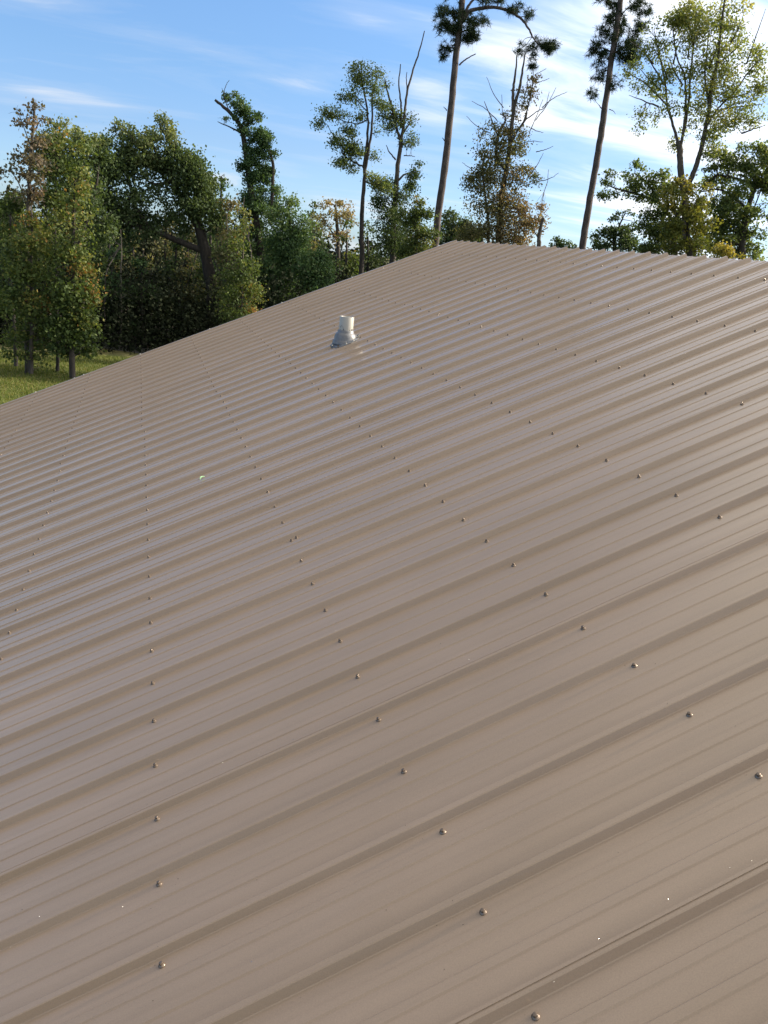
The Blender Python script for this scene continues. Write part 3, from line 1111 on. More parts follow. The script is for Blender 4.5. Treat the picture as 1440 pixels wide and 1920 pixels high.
# the big spreading oak
DO = 42
tree('oak_tree', 'big dark spreading oak with a domed crown and leaning black limbs, left', 'tree', DO,
     [(22, 14, [(398, 560), (386, 480), (372, 420), (352, 372)]),
      (11, 3, [(378, 440), (350, 390), (325, 340), (300, 300), (282, 262)]),
      (12, 3, [(380, 470), (330, 450), (280, 430), (240, 418), (215, 395), (200, 350)]),
      (9, 3, [(352, 372), (345, 320), (330, 280), (300, 240)]),
      (8, 3, [(372, 420), (375, 360), (370, 320), (350, 290)]),
      (9, 3, [(280, 430), (255, 390), (245, 350), (225, 300)]), (7, 2, [(300, 300), (270, 285), (240, 250), (220, 230)]),
      (6, 2, [(325, 340), (290, 345), (265, 330)])],
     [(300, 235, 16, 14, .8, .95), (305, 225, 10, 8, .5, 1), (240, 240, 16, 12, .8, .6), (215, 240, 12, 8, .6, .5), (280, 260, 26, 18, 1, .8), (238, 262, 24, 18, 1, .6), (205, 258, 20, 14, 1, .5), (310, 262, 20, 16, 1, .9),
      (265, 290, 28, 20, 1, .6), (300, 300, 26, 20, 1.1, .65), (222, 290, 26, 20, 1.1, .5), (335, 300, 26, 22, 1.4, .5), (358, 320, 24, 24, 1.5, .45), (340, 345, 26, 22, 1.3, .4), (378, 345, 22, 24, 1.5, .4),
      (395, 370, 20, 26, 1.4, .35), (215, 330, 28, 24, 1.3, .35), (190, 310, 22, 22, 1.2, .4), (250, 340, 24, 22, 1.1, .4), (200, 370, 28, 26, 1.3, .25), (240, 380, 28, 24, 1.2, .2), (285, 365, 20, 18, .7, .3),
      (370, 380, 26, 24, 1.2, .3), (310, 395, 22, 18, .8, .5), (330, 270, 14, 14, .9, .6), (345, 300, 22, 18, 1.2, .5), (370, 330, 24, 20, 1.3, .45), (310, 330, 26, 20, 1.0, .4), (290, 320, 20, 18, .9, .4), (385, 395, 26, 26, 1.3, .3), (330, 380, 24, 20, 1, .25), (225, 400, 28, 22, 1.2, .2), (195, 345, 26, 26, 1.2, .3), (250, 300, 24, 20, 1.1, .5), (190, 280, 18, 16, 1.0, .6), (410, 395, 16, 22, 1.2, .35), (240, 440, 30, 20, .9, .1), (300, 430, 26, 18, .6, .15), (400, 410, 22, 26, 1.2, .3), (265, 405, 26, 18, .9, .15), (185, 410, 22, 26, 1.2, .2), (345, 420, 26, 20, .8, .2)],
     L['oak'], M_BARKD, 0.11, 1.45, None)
tree('oak_tree', 'grey green tree with tan top between the young trees and the spreading oak', 'tree', 38,
     [(16, 5, [(150, 620), (150, 520), (146, 420), (140, 330), (130, 270)]), (7, 3, [(148, 450), (175, 380), (185, 310)]), (6, 2, [(146, 420), (110, 350), (95, 300)])],
     [(120, 240, 16, 14, .9, .95), (100, 262, 20, 18, 1, .7), (145, 265, 20, 16, 1, .7), (172, 268, 18, 14, .9, .8), (120, 290, 30, 22, 1.2, .55), (160, 300, 28, 22, 1.2, .5), (185, 300, 20, 22, 1, .45), (135, 330, 34, 26, 1.2, .4),
      (175, 350, 26, 26, 1.1, .4), (110, 370, 30, 28, 1.2, .3), (160, 390, 28, 28, 1, .3), (185, 430, 24, 28, .9, .3), (80, 300, 20, 26, .9, .4)],
     L['oak'], M_BARKD, 0.11, 1.25, None)

# vine-clad snag
DV = 44
tree('vine_clad_tree', 'leaning broken snag wrapped in bulging dark green vines, bare limb at its top', 'tree', DV,
     [(16, 4, [(500, 600), (492, 500), (480, 420), (468, 340), (461, 290), (452, 240), (430, 210), (403, 187)]),
      (4, 1, [(454, 250), (435, 240), (408, 228)]), (7, 5, [(505, 420), (510, 370), (512, 325), (511, 300)]), (1.5, .6, [(430, 208), (420, 180), (424, 160), (430, 150)]),
      (1.2, .5, [(420, 180), (416, 165)])],
     [(437, 182, 14, 13, 1.3, .5), (446, 200, 14, 14, 1.3, .45), (452, 218, 14, 14, 1.3, .45), (470, 238, 18, 20, 1.3, .4), (478, 228, 12, 12, 1, .6), (460, 250, 14, 14, 1, .4), (492, 262, 18, 18, 1.4, .45), (498, 285, 16, 18, 1.4, .4),
      (478, 275, 16, 18, 1.4, .35), (462, 300, 18, 16, 1.4, .35), (482, 308, 20, 18, 1.4, .4), (470, 330, 22, 18, 1.4, .35), (505, 330, 12, 16, 1.2, .35), (490, 345, 26, 22, 1.4, .4),
      (475, 375, 30, 24, 1.4, .4), (510, 370, 20, 24, 1.3, .4), (490, 410, 34, 28, 1.4, .35), (480, 450, 34, 28, 1.3, .4), (495, 500, 36, 34, 1.3, .25), (500, 560, 34, 34, 1.1, .2),
      (425, 225, 6, 8, .5, .95)],
     L['vine'], M_BARKD, 0.09, 1.25, None, deep=.3, spread=.7)
VS = 'vine covered bushes below the snag'
tree('bush_tree', 'tall bright green leafy bush just right of the vine clad snag', 'tree', 42.5,
     [(8, 3, [(540, 600), (542, 520), (545, 440), (542, 400)])],
     [(545, 392, 16, 16, 1.2, .7), (535, 415, 26, 22, 1.3, .55), (560, 430, 22, 24, 1.3, .5), (535, 455, 34, 26, 1.4, .45), (555, 480, 26, 26, 1.4, .5), (530, 500, 30, 30, 1.4, .5), (545, 530, 26, 24, 1.2, .45), (525, 560, 30, 26, 1, .3)],
     L['vine'], M_BARKD, 0.10, 1.6, VS)
tree('bush_tree', 'rounded mid green bush right above the roof edge', 'tree', 41,
     [(7, 3, [(590, 590), (592, 540), (592, 500)])],
     [(590, 480, 24, 18, 1.4, .5), (600, 500, 26, 22, 1.4, .5), (575, 505, 22, 22, 1.4, .4), (605, 525, 22, 22, 1.4, .45), (585, 540, 30, 22, 1.3, .35)],
     L['vine'], M_BARKD, 0.10, 1.6, VS)
tree('sapling', 'slender yellow green sapling standing close above the roof edge', 'tree', 36,
     [(4, 1.5, [(452, 630), (454, 540), (456, 460), (458, 400)]), (2, .8, [(455, 520), (438, 480)]), (2, .8, [(455, 560), (470, 520)])],
     [(458, 395, 10, 14, .6, .7), (456, 430, 18, 16, .7, .6), (452, 470, 24, 22, .9, .45), (465, 500, 22, 22, .9, .45), (440, 520, 26, 26, 1, .4), (462, 550, 24, 26, 1, .5), (432, 565, 26, 26, 1, .4), (468, 585, 14, 18, 1, .8), (440, 595, 24, 18, 1, .4)],
     L['gum'], M_BARK, 0.09, .9, None)
tree('autumn_tree', 'small tan and orange autumn tree rising behind the bushes', 'tree', 52,
     [(9, 3, [(632, 520), (634, 460), (630, 400), (628, 385)]), (4, 1, [(632, 450), (610, 415)]), (4, 1, [(632, 450), (655, 410)])],
     [(625, 382, 18, 9, .8, .8), (608, 398, 16, 12, .8, .7), (640, 395, 20, 14, .8, .75), (625, 410, 24, 14, .8, .6), (655, 415, 14, 14, .7, .7), (600, 420, 14, 14, .7, .5), (640, 440, 18, 16, 1, .9)],
     L['pale'], M_BARK, 0.12, .85, None)
# slim forked tree
tree('forked_tree', 'slim tall forked tree with clumped green leaves and open gaps', 'tree', 46,
     [(9, 5, [(678, 500), (678, 440), (680, 380), (684, 330), (682, 312)]),
      (5, 2, [(682, 315), (688, 270), (690, 220), (684, 180), (678, 150)]), (5, 2, [(684, 320), (693, 270), (698, 225), (698, 180), (706, 150)]),
      (3, 1, [(681, 312), (665, 305), (645, 290), (630, 262), (612, 232)]), (2.5, 1, [(688, 225), (670, 232), (640, 225), (610, 205)]),
      (2.5, 1, [(684, 340), (705, 345), (722, 330)]), (2, 1, [(690, 210), (675, 195), (665, 180)])],
     [(672, 122, 10, 6, .5, .7), (664, 140, 16, 14, .9, .5), (682, 150, 20, 18, 1, .5), (668, 165, 18, 14, 1, .4), (700, 165, 16, 18, 1, .45), (700, 140, 12, 12, .8, .6), (652, 185, 14, 10, .9, .4), (672, 195, 10, 8, .6, .4),
      (605, 205, 11, 11, .9, .35), (622, 212, 16, 11, 1, .35), (602, 228, 10, 10, .9, .3), (638, 225, 12, 10, .9, .35), (668, 218, 16, 9, .8, .35), (650, 250, 16, 11, 1, .3), (632, 262, 16, 12, 1, .3), (645, 278, 18, 13, 1.1, .3),
      (668, 268, 16, 12, .9, .3), (676, 290, 16, 10, 1, .35), (655, 298, 18, 12, 1, .35), (636, 305, 11, 10, 1, .3), (660, 318, 16, 8, .9, .4), (698, 288, 12, 10, .7, .35), (712, 200, 12, 14, .8, .4), (700, 330, 18, 12, 1, .6),
      (716, 345, 20, 12, 1, .5), (708, 240, 10, 12, .5, .4)],
     L['oakr'], M_BARKD, 0.088, 1.05, None, deep=.3, spread=1.15)
tree('snag_tree', 'half dead forked snag with bare upright spikes and leafy lower trunk', 'tree', 47,
     [(12, 6, [(735, 500), (737, 440), (741, 370), (746, 310), (752, 265)]),
      (5.5, 1.5, [(750, 272), (756, 240), (760, 200), (764, 170), (775, 130), (788, 90), (796, 58)]), (5, 2, [(750, 262), (742, 235), (735, 200), (726, 170), (722, 150)]),
      (4, 1.5, [(752, 240), (752, 200), (748, 160), (751, 120)]), (2, 1, [(764, 178), (762, 150), (763, 135)]), (3, 1, [(742, 300), (730, 285), (724, 272)]),
      (2, .8, [(757, 292), (770, 292), (778, 294)]), (4, 1, [(745, 340), (762, 325), (785, 322)]), (3, 1, [(756, 250), (768, 230), (772, 215)])],
     [(722, 200, 14, 12, .8, .5), (735, 215, 18, 14, .9, .45), (718, 225, 14, 12, .9, .4), (738, 240, 14, 12, .8, .4), (765, 225, 11, 10, .8, .6), (768, 260, 12, 12, .8, .5), (758, 275, 9, 10, .6, .5), (724, 165, 8, 10, .5, .6),
      (775, 325, 16, 8, 1, .2), (785, 318, 9, 10, .9, .15), (765, 345, 16, 12, 1, .2), (722, 355, 18, 14, 1.1, .4), (742, 365, 20, 20, 1.1, .25), (712, 375, 14, 16, 1, .35), (728, 395, 22, 20, 1.2, .25), (720, 425, 24, 22, 1.2, .2), (745, 440, 26, 24, 1.2, .25),
      (725, 465, 24, 20, 1.1, .25)],
     L['oak'], M_BARK, 0.09, 1.15, None, deep=.3, spread=1.1)
tree('bush_tree', 'yellowish bushy tree right of the half dead snag against the roof', 'tree', 45,
     [(7, 3, [(778, 480), (780, 440), (776, 400)])],
     [(780, 382, 14, 10, 1, .6), (768, 400, 20, 16, 1.2, .5), (792, 405, 14, 14, 1.1, .4), (775, 430, 28, 20, 1.2, .5), (790, 455, 24, 18, 1.2, .6), (760, 465, 24, 16, 1.1, .4), (808, 440, 12, 16, 1, .3)],
     L['gum'], M_BARKD, 0.10, 1.3, None)
PG = 'tall leaning pines'
tree('pine_tree', 'tall bare trunked pine with an arching drooping limb, left of the two pines', 'tree', 48,
     [(13, 9, [(814, 480), (822, 400), (833, 320), (842, 240), (850, 160), (858, 80), (866, 10), (872, -60), (878, -150), (884, -240)]),
      (7, 2, [(868, 40), (880, 22), (905, 15), (940, 16), (970, 30), (988, 48), (998, 68), (1008, 82)]), (5, 2, [(870, 30), (880, 8), (895, -8), (915, -30)]),
      (3, 1, [(860, 55), (852, 35), (845, 25)]), (3, 1.5, [(861, 122), (872, 112), (892, 101)]), (2, 1, [(858, 78), (845, 90), (838, 100)]), (3, 1, [(865, 60), (885, 52), (900, 40)]),
      (2, .8, [(838, 207), (832, 200)]), (2, .8, [(834, 264), (829, 258)]), (2, 1, [(965, 28), (975, 32), (985, 30)]), (5, 2, [(872, -60), (900, -90), (930, -100)]), (5, 2, [(876, -110), (850, -140), (820, -150)])],
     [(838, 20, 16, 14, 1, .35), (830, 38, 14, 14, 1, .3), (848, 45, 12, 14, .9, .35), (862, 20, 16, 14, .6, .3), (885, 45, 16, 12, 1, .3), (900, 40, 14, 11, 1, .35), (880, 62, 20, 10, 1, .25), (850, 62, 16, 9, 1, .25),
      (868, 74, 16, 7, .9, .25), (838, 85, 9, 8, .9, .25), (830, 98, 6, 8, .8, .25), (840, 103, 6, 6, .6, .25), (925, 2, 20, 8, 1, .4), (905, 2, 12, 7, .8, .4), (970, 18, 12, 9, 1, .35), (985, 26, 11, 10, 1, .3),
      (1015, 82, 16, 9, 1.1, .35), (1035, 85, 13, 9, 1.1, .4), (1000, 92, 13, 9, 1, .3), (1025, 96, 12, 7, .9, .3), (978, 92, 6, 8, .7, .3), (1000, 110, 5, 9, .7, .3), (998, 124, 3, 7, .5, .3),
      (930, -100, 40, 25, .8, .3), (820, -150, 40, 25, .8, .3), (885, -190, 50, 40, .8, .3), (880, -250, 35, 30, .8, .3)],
     L['needle'], M_BARKP, 0.10, 1.15, PG, needles=True, deep=.25)
tree('pine_tree', 'tall leaning pine with dark needle clumps along its upper trunk, right of the two pines', 'tree', 46,
     [(12, 8, [(1088, 490), (1098, 420), (1112, 340), (1124, 270), (1135, 195), (1146, 115), (1158, 40), (1166, -20), (1176, -110), (1184, -200)]),
      (3, 1, [(1150, 100), (1130, 90), (1112, 92)]), (3, 1, [(1152, 100), (1170, 88), (1190, 80)]), (2, 1, [(1158, 40), (1180, 12), (1205, 12)]), (2, 1, [(1128, 203), (1122, 196)]),
      (1.5, .6, [(1142, 205), (1150, 208), (1154, 214)]), (2, 1, [(1146, 110), (1125, 112), (1116, 150)]), (4, 2, [(1170, -50), (1200, -80), (1230, -90)]), (4, 2, [(1172, -70), (1140, -100), (1110, -110)])],
     [(1150, 30, 18, 12, .8, .35), (1140, 45, 12, 12, .9, .3), (1160, 60, 18, 16, .9, .3), (1175, 75, 18, 16, 1.1, .3), (1190, 85, 16, 16, 1.1, .3), (1180, 105, 22, 12, 1.1, .25), (1165, 95, 16, 18, 1, .25), (1200, 55, 12, 10, .9, .35),
      (1118, 88, 10, 10, 1, .3), (1130, 98, 12, 9, .9, .25), (1114, 102, 7, 7, .8, .3), (1125, 125, 9, 9, .7, .25), (1118, 150, 6, 10, .7, .25), (1113, 175, 6, 9, .8, .25), (1150, 155, 7, 11, .8, .3), (1130, 140, 8, 12, .7, .25),
      (1205, 15, 14, 12, 1, .35), (1190, 4, 14, 9, .9, .35), (1135, 4, 14, 6, .7, .35), (1155, 8, 12, 7, .7, .3), (1132, 60, 8, 9, .8, .3),
      (1230, -90, 40, 25, .8, .3), (1110, -110, 40, 25, .8, .3), (1175, -170, 50, 45, .8, .3)],
     L['needle'], M_BARKP, 0.10, 1.2, PG, needles=True, deep=.25)
# brown autumn tree between the pines
bl = [bare(920 + 12 * i, 250 - 8 * (i % 3) * 3, 150 - 14 * i, 55 + 6 * (i % 4)) for i in range(9)]
bl += [bare(900, 330, 140, 40), (2, .7, [(985, 225), (1005, 210), (1022, 200), (1030, 172)]), bare(1010, 340, 20, 40), bare(1000, 320, 55, 40), bare(1005, 285, 20, 35), bare(975, 270, 10, 45), bare(995, 240, -25, 25),
       bare(1005, 155, 5, 28, 1.2), bare(1003, 140, 20, 25, 1.2), bare(1020, 360, 70, 45, 1.3), bare(905, 300, 120, 30)]
tree('autumn_tree', 'ragged brown leaved tree with bare forked top between the two pines', 'tree', 44,
     [(11, 6, [(932, 480), (936, 410), (944, 350), (952, 300), (958, 250), (964, 200)]),
      (6, 2, [(962, 205), (962, 170), (966, 140), (970, 100)]), (6, 2, [(964, 200), (974, 165), (980, 130), (985, 98)]),
      (6, 2, [(948, 320), (930, 290), (935, 250), (948, 225), (942, 212)]), (5, 2, [(955, 275), (970, 245), (985, 225), (988, 210)]),
      (5, 3, [(915, 470), (916, 420), (910, 370), (905, 320), (910, 290)]), (3, 1, [(935, 260), (920, 220), (908, 190)]), (3, 1, [(980, 235), (990, 200), (998, 160), (1000, 130)])] + bl,
     [(1000, 145, 6, 10, .6, .7), (996, 165, 8, 10, .7, .65), (985, 172, 10, 9, .7, .5), (998, 180, 8, 8, .6, .8), (978, 195, 12, 9, .6, .5), (962, 215, 14, 12, .5, .5), (925, 235, 12, 9, .4, .2), (905, 245, 9, 9, .6, .3),
      (898, 258, 8, 8, .5, .3), (945, 240, 18, 12, .5, .5), (975, 255, 12, 10, .6, .6), (925, 270, 16, 12, .8, .3), (950, 280, 24, 16, 1, .5), (985, 280, 14, 11, .8, .5), (910, 295, 18, 14, .9, .3), (940, 305, 26, 16, 1.1, .5),
      (975, 310, 18, 12, 1, .6), (895, 320, 18, 12, .9, .3), (920, 335, 24, 16, 1, .45), (955, 340, 22, 14, .8, .6), (990, 340, 18, 9, .7, .4), (1005, 330, 12, 6, .6, .2), (878, 335, 10, 10, .8, .3), (885, 355, 14, 12, .8, .3),
      (910, 365, 24, 16, 1, .5), (945, 375, 24, 16, 1.1, .7), (975, 365, 16, 12, .9, .7), (920, 395, 26, 18, 1.1, .5), (960, 405, 26, 16, 1.2, .8), (990, 395, 20, 10, 1.1, .9), (1015, 388, 12, 7, 1, 1), (1000, 420, 16, 14, 1, .8),
      (905, 425, 26, 18, 1.1, .4), (945, 435, 28, 18, 1.2, .7), (975, 445, 22, 14, 1.2, .9), (960, 255, 24, 16, .6, .5), (895, 395, 20, 16, .8, .4), (980, 420, 26, 18, .9, .8), (880, 445, 22, 16, 1.1, .3)],
     L['brown'], M_BARK, 0.095, 1.2, None, deep=.35, spread=1.25)
tree('snag_tree', 'short broken stub trunk at the right foot of the brown tree', 'tree', 43,
     [(8, 5, [(1008, 480), (1010, 450), (1014, 425), (1019, 409)]), (2.5, 1, [(1012, 440), (1018, 432), (1026, 428)]), (2, 1, [(1011, 450), (1003, 435), (1002, 425)])],
     [], L['brown'], M_BARK, .1)
# right: tall airy tree
tl = []
for (x, y, an, ln) in ((1252, 150, 110, 70), (1240, 170, 140, 60), (1262, 120, 75, 70), (1330, 130, 70, 80), (1345, 120, 40, 70), (1290, 110, 85, 90), (1350, 190, 15, 70), (1330, 220, 30, 80), (1235, 200, 160, 60), (1300, 90, 100, 80),
                       (1370, 80, 60, 60), (1280, 160, 120, 60), (1400, 120, 70, 110), (1390, 250, 20, 50), (1225, 120, 130, 60)):
    tl.append(bare(x, y, an, ln, 3.0))
tree('airy_tree', 'tall airy sunlit olive green tree with forked trunks at the right', 'tree', 40,
     [(13, 9, [(1292, 500), (1286, 440), (1284, 370), (1276, 320), (1275, 285), (1272, 265)]),
      (5, 2, [(1273, 275), (1262, 235), (1252, 200), (1246, 150), (1238, 110), (1228, 70)]), (5, 2, [(1276, 280), (1284, 225), (1286, 180), (1283, 140), (1270, 110), (1262, 60)]),
      (5, 2, [(1277, 270), (1290, 200), (1294, 150), (1300, 90), (1305, 20)]),
      (9, 3, [(1286, 355), (1300, 325), (1312, 290), (1322, 245), (1330, 200), (1334, 160), (1346, 110), (1352, 50), (1360, -10)]),
      (4, 1.5, [(1322, 240), (1345, 205), (1375, 175), (1400, 140), (1425, 110)]), (4, 1.5, [(1330, 200), (1322, 150), (1325, 100), (1330, 50)]), (3, 1, [(1252, 200), (1225, 170), (1200, 150), (1175, 135)]),
      (3, 1, [(1246, 160), (1222, 120), (1200, 85)]), (3, 1, [(1350, 205), (1390, 200), (1430, 195)])] + tl,
     [(x + random.uniform(-5, 5), y + random.uniform(-5, 5), r, r * .75, d, tcv) for (x, y, r, d, tcv) in (
         (1270, 20, 24, 1, .7), (1305, 10, 24, 1, .7), (1295, 40, 28, 1.1, .6), (1330, 30, 26, 1.1, .6), (1262, 45, 18, .7, .6), (1390, 18, 16, .8, .8), (1360, 40, 22, .9, .6), (1385, 50, 18, .8, .7), (1325, 65, 28, 1.1, .5),
         (1290, 70, 24, .9, .5), (1355, 75, 26, 1, .6), (1395, 90, 20, .7, .5), (1245, 75, 18, .6, .3), (1225, 85, 16, .7, .25), (1232, 42, 10, .5, .3), (1215, 60, 10, .5, .2), (1300, 100, 26, .8, .5), (1340, 105, 26, 1, .6), (1375, 120, 24, .8, .5),
         (1410, 115, 18, .8, .5), (1430, 130, 16, .8, .5), (1240, 110, 20, .7, .3), (1210, 110, 18, .8, .25), (1190, 125, 16, .9, .25), (1180, 150, 12, .7, .3), (1215, 140, 18, .7, .3), (1275, 130, 20, .8, .5), (1315, 140, 24, .8, .6), (1350, 150, 26, .9, .6),
         (1385, 160, 22, .7, .5), (1420, 165, 18, .8, .5), (1250, 165, 20, .7, .3), (1225, 170, 18, .8, .3), (1200, 172, 12, .6, .3), (1290, 165, 18, .6, .5), (1330, 180, 24, .8, .6), (1365, 190, 24, .7, .5), (1400, 195, 20, .7, .5), (1435, 180, 16, .7, .5),
         (1250, 200, 18, .6, .4), (1275, 195, 16, .5, .5), (1310, 210, 22, .9, .6), (1345, 220, 24, .9, .6), (1385, 225, 18, .7, .5), (1210, 215, 14, .9, .25), (1200, 235, 12, .9, .25), (1225, 222, 10, .7, .3), (1330, 250, 20, 1, .4), (1345, 270, 18, 1, .4),
         (1370, 240, 20, .8, .5), (1275, 262, 14, 1, .7), (1285, 250, 8, .8, .7), (1265, 275, 8, .8, .6), (1400, 235, 14, .6, .5), (1330, 295, 14, .9, .3), (1420, 215, 14, .6, .5), (1370, 10, 14, .3, .5), (1430, 150, 14, .8, .5), (1300, 235, 10, .5, .5))],
     L['airy'], M_BARK, 0.085, .85, None, deep=.6, spread=1.15)
tree('oak_tree', 'low wide green tree below the airy one with arching left branches', 'tree', 43,
     [(12, 6, [(1262, 500), (1262, 450), (1268, 410), (1280, 380)]), (5, 2, [(1265, 420), (1240, 385), (1200, 365), (1160, 355), (1135, 345)]), (4, 2, [(1240, 385), (1215, 345), (1190, 325)]),
      (4, 2, [(1268, 410), (1260, 360), (1240, 335)])],
     [(1195, 315, 16, 8, .8, .4), (1175, 330, 18, 11, .9, .4), (1145, 325, 10, 7, .7, .35), (1135, 345, 12, 8, .8, .3), (1150, 362, 20, 12, 1, .3), (1180, 355, 20, 14, 1, .35), (1210, 345, 22, 14, 1, .35), (1235, 335, 16, 12, .8, .4),
      (1215, 370, 26, 14, 1.1, .3), (1245, 370, 24, 18, 1.1, .4), (1230, 395, 22, 16, 1.1, .25), (1215, 420, 18, 16, 1.2, .2), (1245, 430, 26, 20, 1.2, .25), (1240, 460, 34, 20, 1.2, .25), (1265, 350, 22, 14, .9, .5), (1275, 440, 34, 24, 1.1, .4), (1310, 400, 30, 22, .9, .5), (1225, 440, 20, 16, 1, .3), (1320, 340, 18, 12, .7, .5), (1215, 475, 24, 14, 1.1, .3)],
     L['oakr'], M_BARKD, 0.10, 1.2, None, deep=.4)
tree('yellowing_tree', 'yellow gold leaved tree at the foot of the airy forked tree', 'tree', 38,
     [(9, 4, [(1290, 510), (1290, 460), (1288, 410), (1280, 370)]), (4, 1.5, [(1289, 430), (1310, 390), (1318, 370)]), (3, 1, [(1290, 440), (1265, 400), (1258, 370)])],
     [(1268, 340, 12, 10, .8, .6), (1255, 362, 12, 14, .8, .45), (1280, 355, 14, 14, .7, .6), (1300, 360, 18, 14, .9, .4), (1270, 385, 22, 16, 1, .35), (1300, 390, 24, 16, 1.1, .45), (1315, 385, 16, 14, 1, .4), (1280, 415, 28, 18, 1.1, .25), (1310, 420, 26, 18, 1.1, .35),
      (1265, 445, 24, 18, 1.1, .1), (1300, 450, 30, 18, 1.1, .2), (1285, 475, 34, 12, 1, .2), (1335, 355, 9, 8, .6, .6)],
     L['yellow'], M_BARKD, 0.10, 1.15, None, deep=.4)
tree('oak_tree', 'broad green tree at the right edge with dark angled limbs', 'tree', 41,
     [(13, 7, [(1385, 520), (1392, 460), (1400, 400), (1415, 350)]), (5, 3, [(1440, 345), (1400, 340), (1370, 332), (1345, 328)]), (5, 2, [(1345, 328), (1325, 345), (1310, 362)]), (5, 2, [(1405, 395), (1370, 365), (1345, 355), (1312, 360)]),
      (5, 2, [(1410, 365), (1440, 310), (1455, 280)]), (4, 2, [(1392, 440), (1410, 400), (1425, 360)])],
     [(1345, 300, 18, 9, .7, .3), (1375, 285, 18, 10, .7, .6), (1410, 275, 22, 13, .9, .6), (1435, 290, 20, 16, 1, .5), (1365, 310, 16, 8, .7, .3), (1395, 310, 24, 14, 1.1, .4), (1430, 325, 24, 20, 1.3, .3), (1330, 318, 14, 8, .7, .3), (1405, 345, 24, 14, 1.2, .3),
      (1370, 345, 16, 10, .8, .35), (1435, 365, 22, 18, 1.1, .3), (1355, 375, 20, 12, .9, .4), (1380, 385, 24, 14, 1, .4), (1415, 400, 22, 14, .9, .35), (1345, 400, 20, 16, 1.2, .15), (1370, 415, 26, 18, 1.1, .25), (1400, 430, 20, 12, .8, .3), (1345, 435, 26, 18, 1.3, .12),
      (1380, 450, 24, 14, 1.2, .5), (1340, 465, 26, 16, 1.3, .3), (1400, 470, 24, 12, 1.2, .6), (1415, 485, 14, 8, 1, .6), (1435, 430, 10, 14, .4, .4), (1330, 380, 14, 12, .7, .3), (1450, 400, 16, 20, .8, .3), (1350, 340, 20, 16, .8, .6), (1385, 360, 26, 18, 1, .7), (1420, 300, 24, 18, 1, .8), (1445, 330, 20, 20, 1, .6), (1360, 450, 30, 18, 1, .7), (1395, 415, 26, 18, 1, .6), (1390, 470, 26, 12, 1, .9)],
     L['oakr'], M_BARKD, 0.10, 1.2, None, deep=.5)
tree('yellowing_tree', 'small orange yellow bush peeking over the ridge at the right', 'bush', 35,
     [(4, 1.5, [(1368, 520), (1366, 490), (1364, 470)])],
     [(1355, 470, 14, 9, 1.2, .6), (1365, 462, 9, 8, 1, .8), (1372, 475, 14, 9, 1.2, .7), (1350, 480, 12, 8, 1.1, .5), (1388, 483, 9, 6, .8, .6)],
     L['yellow'], M_BARK, 0.08, 1.2, None)
tree('oak_tree', 'round dark green tree low beside the right pine over the ridge', 'tree', 56,
     [(9, 4, [(1150, 500), (1152, 460), (1155, 430)]), (4, 2, [(1153, 440), (1165, 415), (1172, 400)])],
     [(1165, 400, 10, 6, .7, .3), (1178, 398, 8, 6, .6, .35), (1150, 412, 12, 7, .8, .3), (1135, 440, 18, 12, 1.3, .2), (1160, 435, 20, 14, 1.3, .25), (1180, 425, 12, 12, 1, .3), (1150, 455, 34, 14, 1.4, .2), (1182, 452, 14, 14, 1.2, .25), (1120, 455, 12, 10, 1.1, .3),
      (1185, 465, 16, 9, 1, .3)],
     L['oak'], M_BARKD, 0.13, 1.3, None)
FR = 'small far trees along the horizon over the ridge'
for (x, y, lab) in ((1048, 452, 'small far green tree over the ridge just left of the right pine'), (1068, 460, 'smallest far tree top touching the foot of the right pine'), (850, 405, 'dark bushy tree right of the left pine trunk'),
                    (872, 425, 'dark low tree between the left pine and the brown tree')):
    s = 1.5 if x < 900 else .8
    tree('far_tree', lab, 'tree', 62, [(5, 2, [(x, y + 40), (x, y + 15), (x + 1, y)])],
         [(x, y - 3 * s, 8 * s, 6 * s, 1, .35), (x - 6 * s, y + 6 * s, 11 * s, 8 * s, 1.2, .3), (x + 7 * s, y + 7 * s, 10 * s, 8 * s, 1.2, .3), (x, y + 18 * s, 16 * s, 12 * s, 1.3, .25), (x + 3, y + 32 * s, 18 * s, 14 * s, 1.2, .2)],
         L['oak'], M_BARKD, 0.14, 1.2, FR)

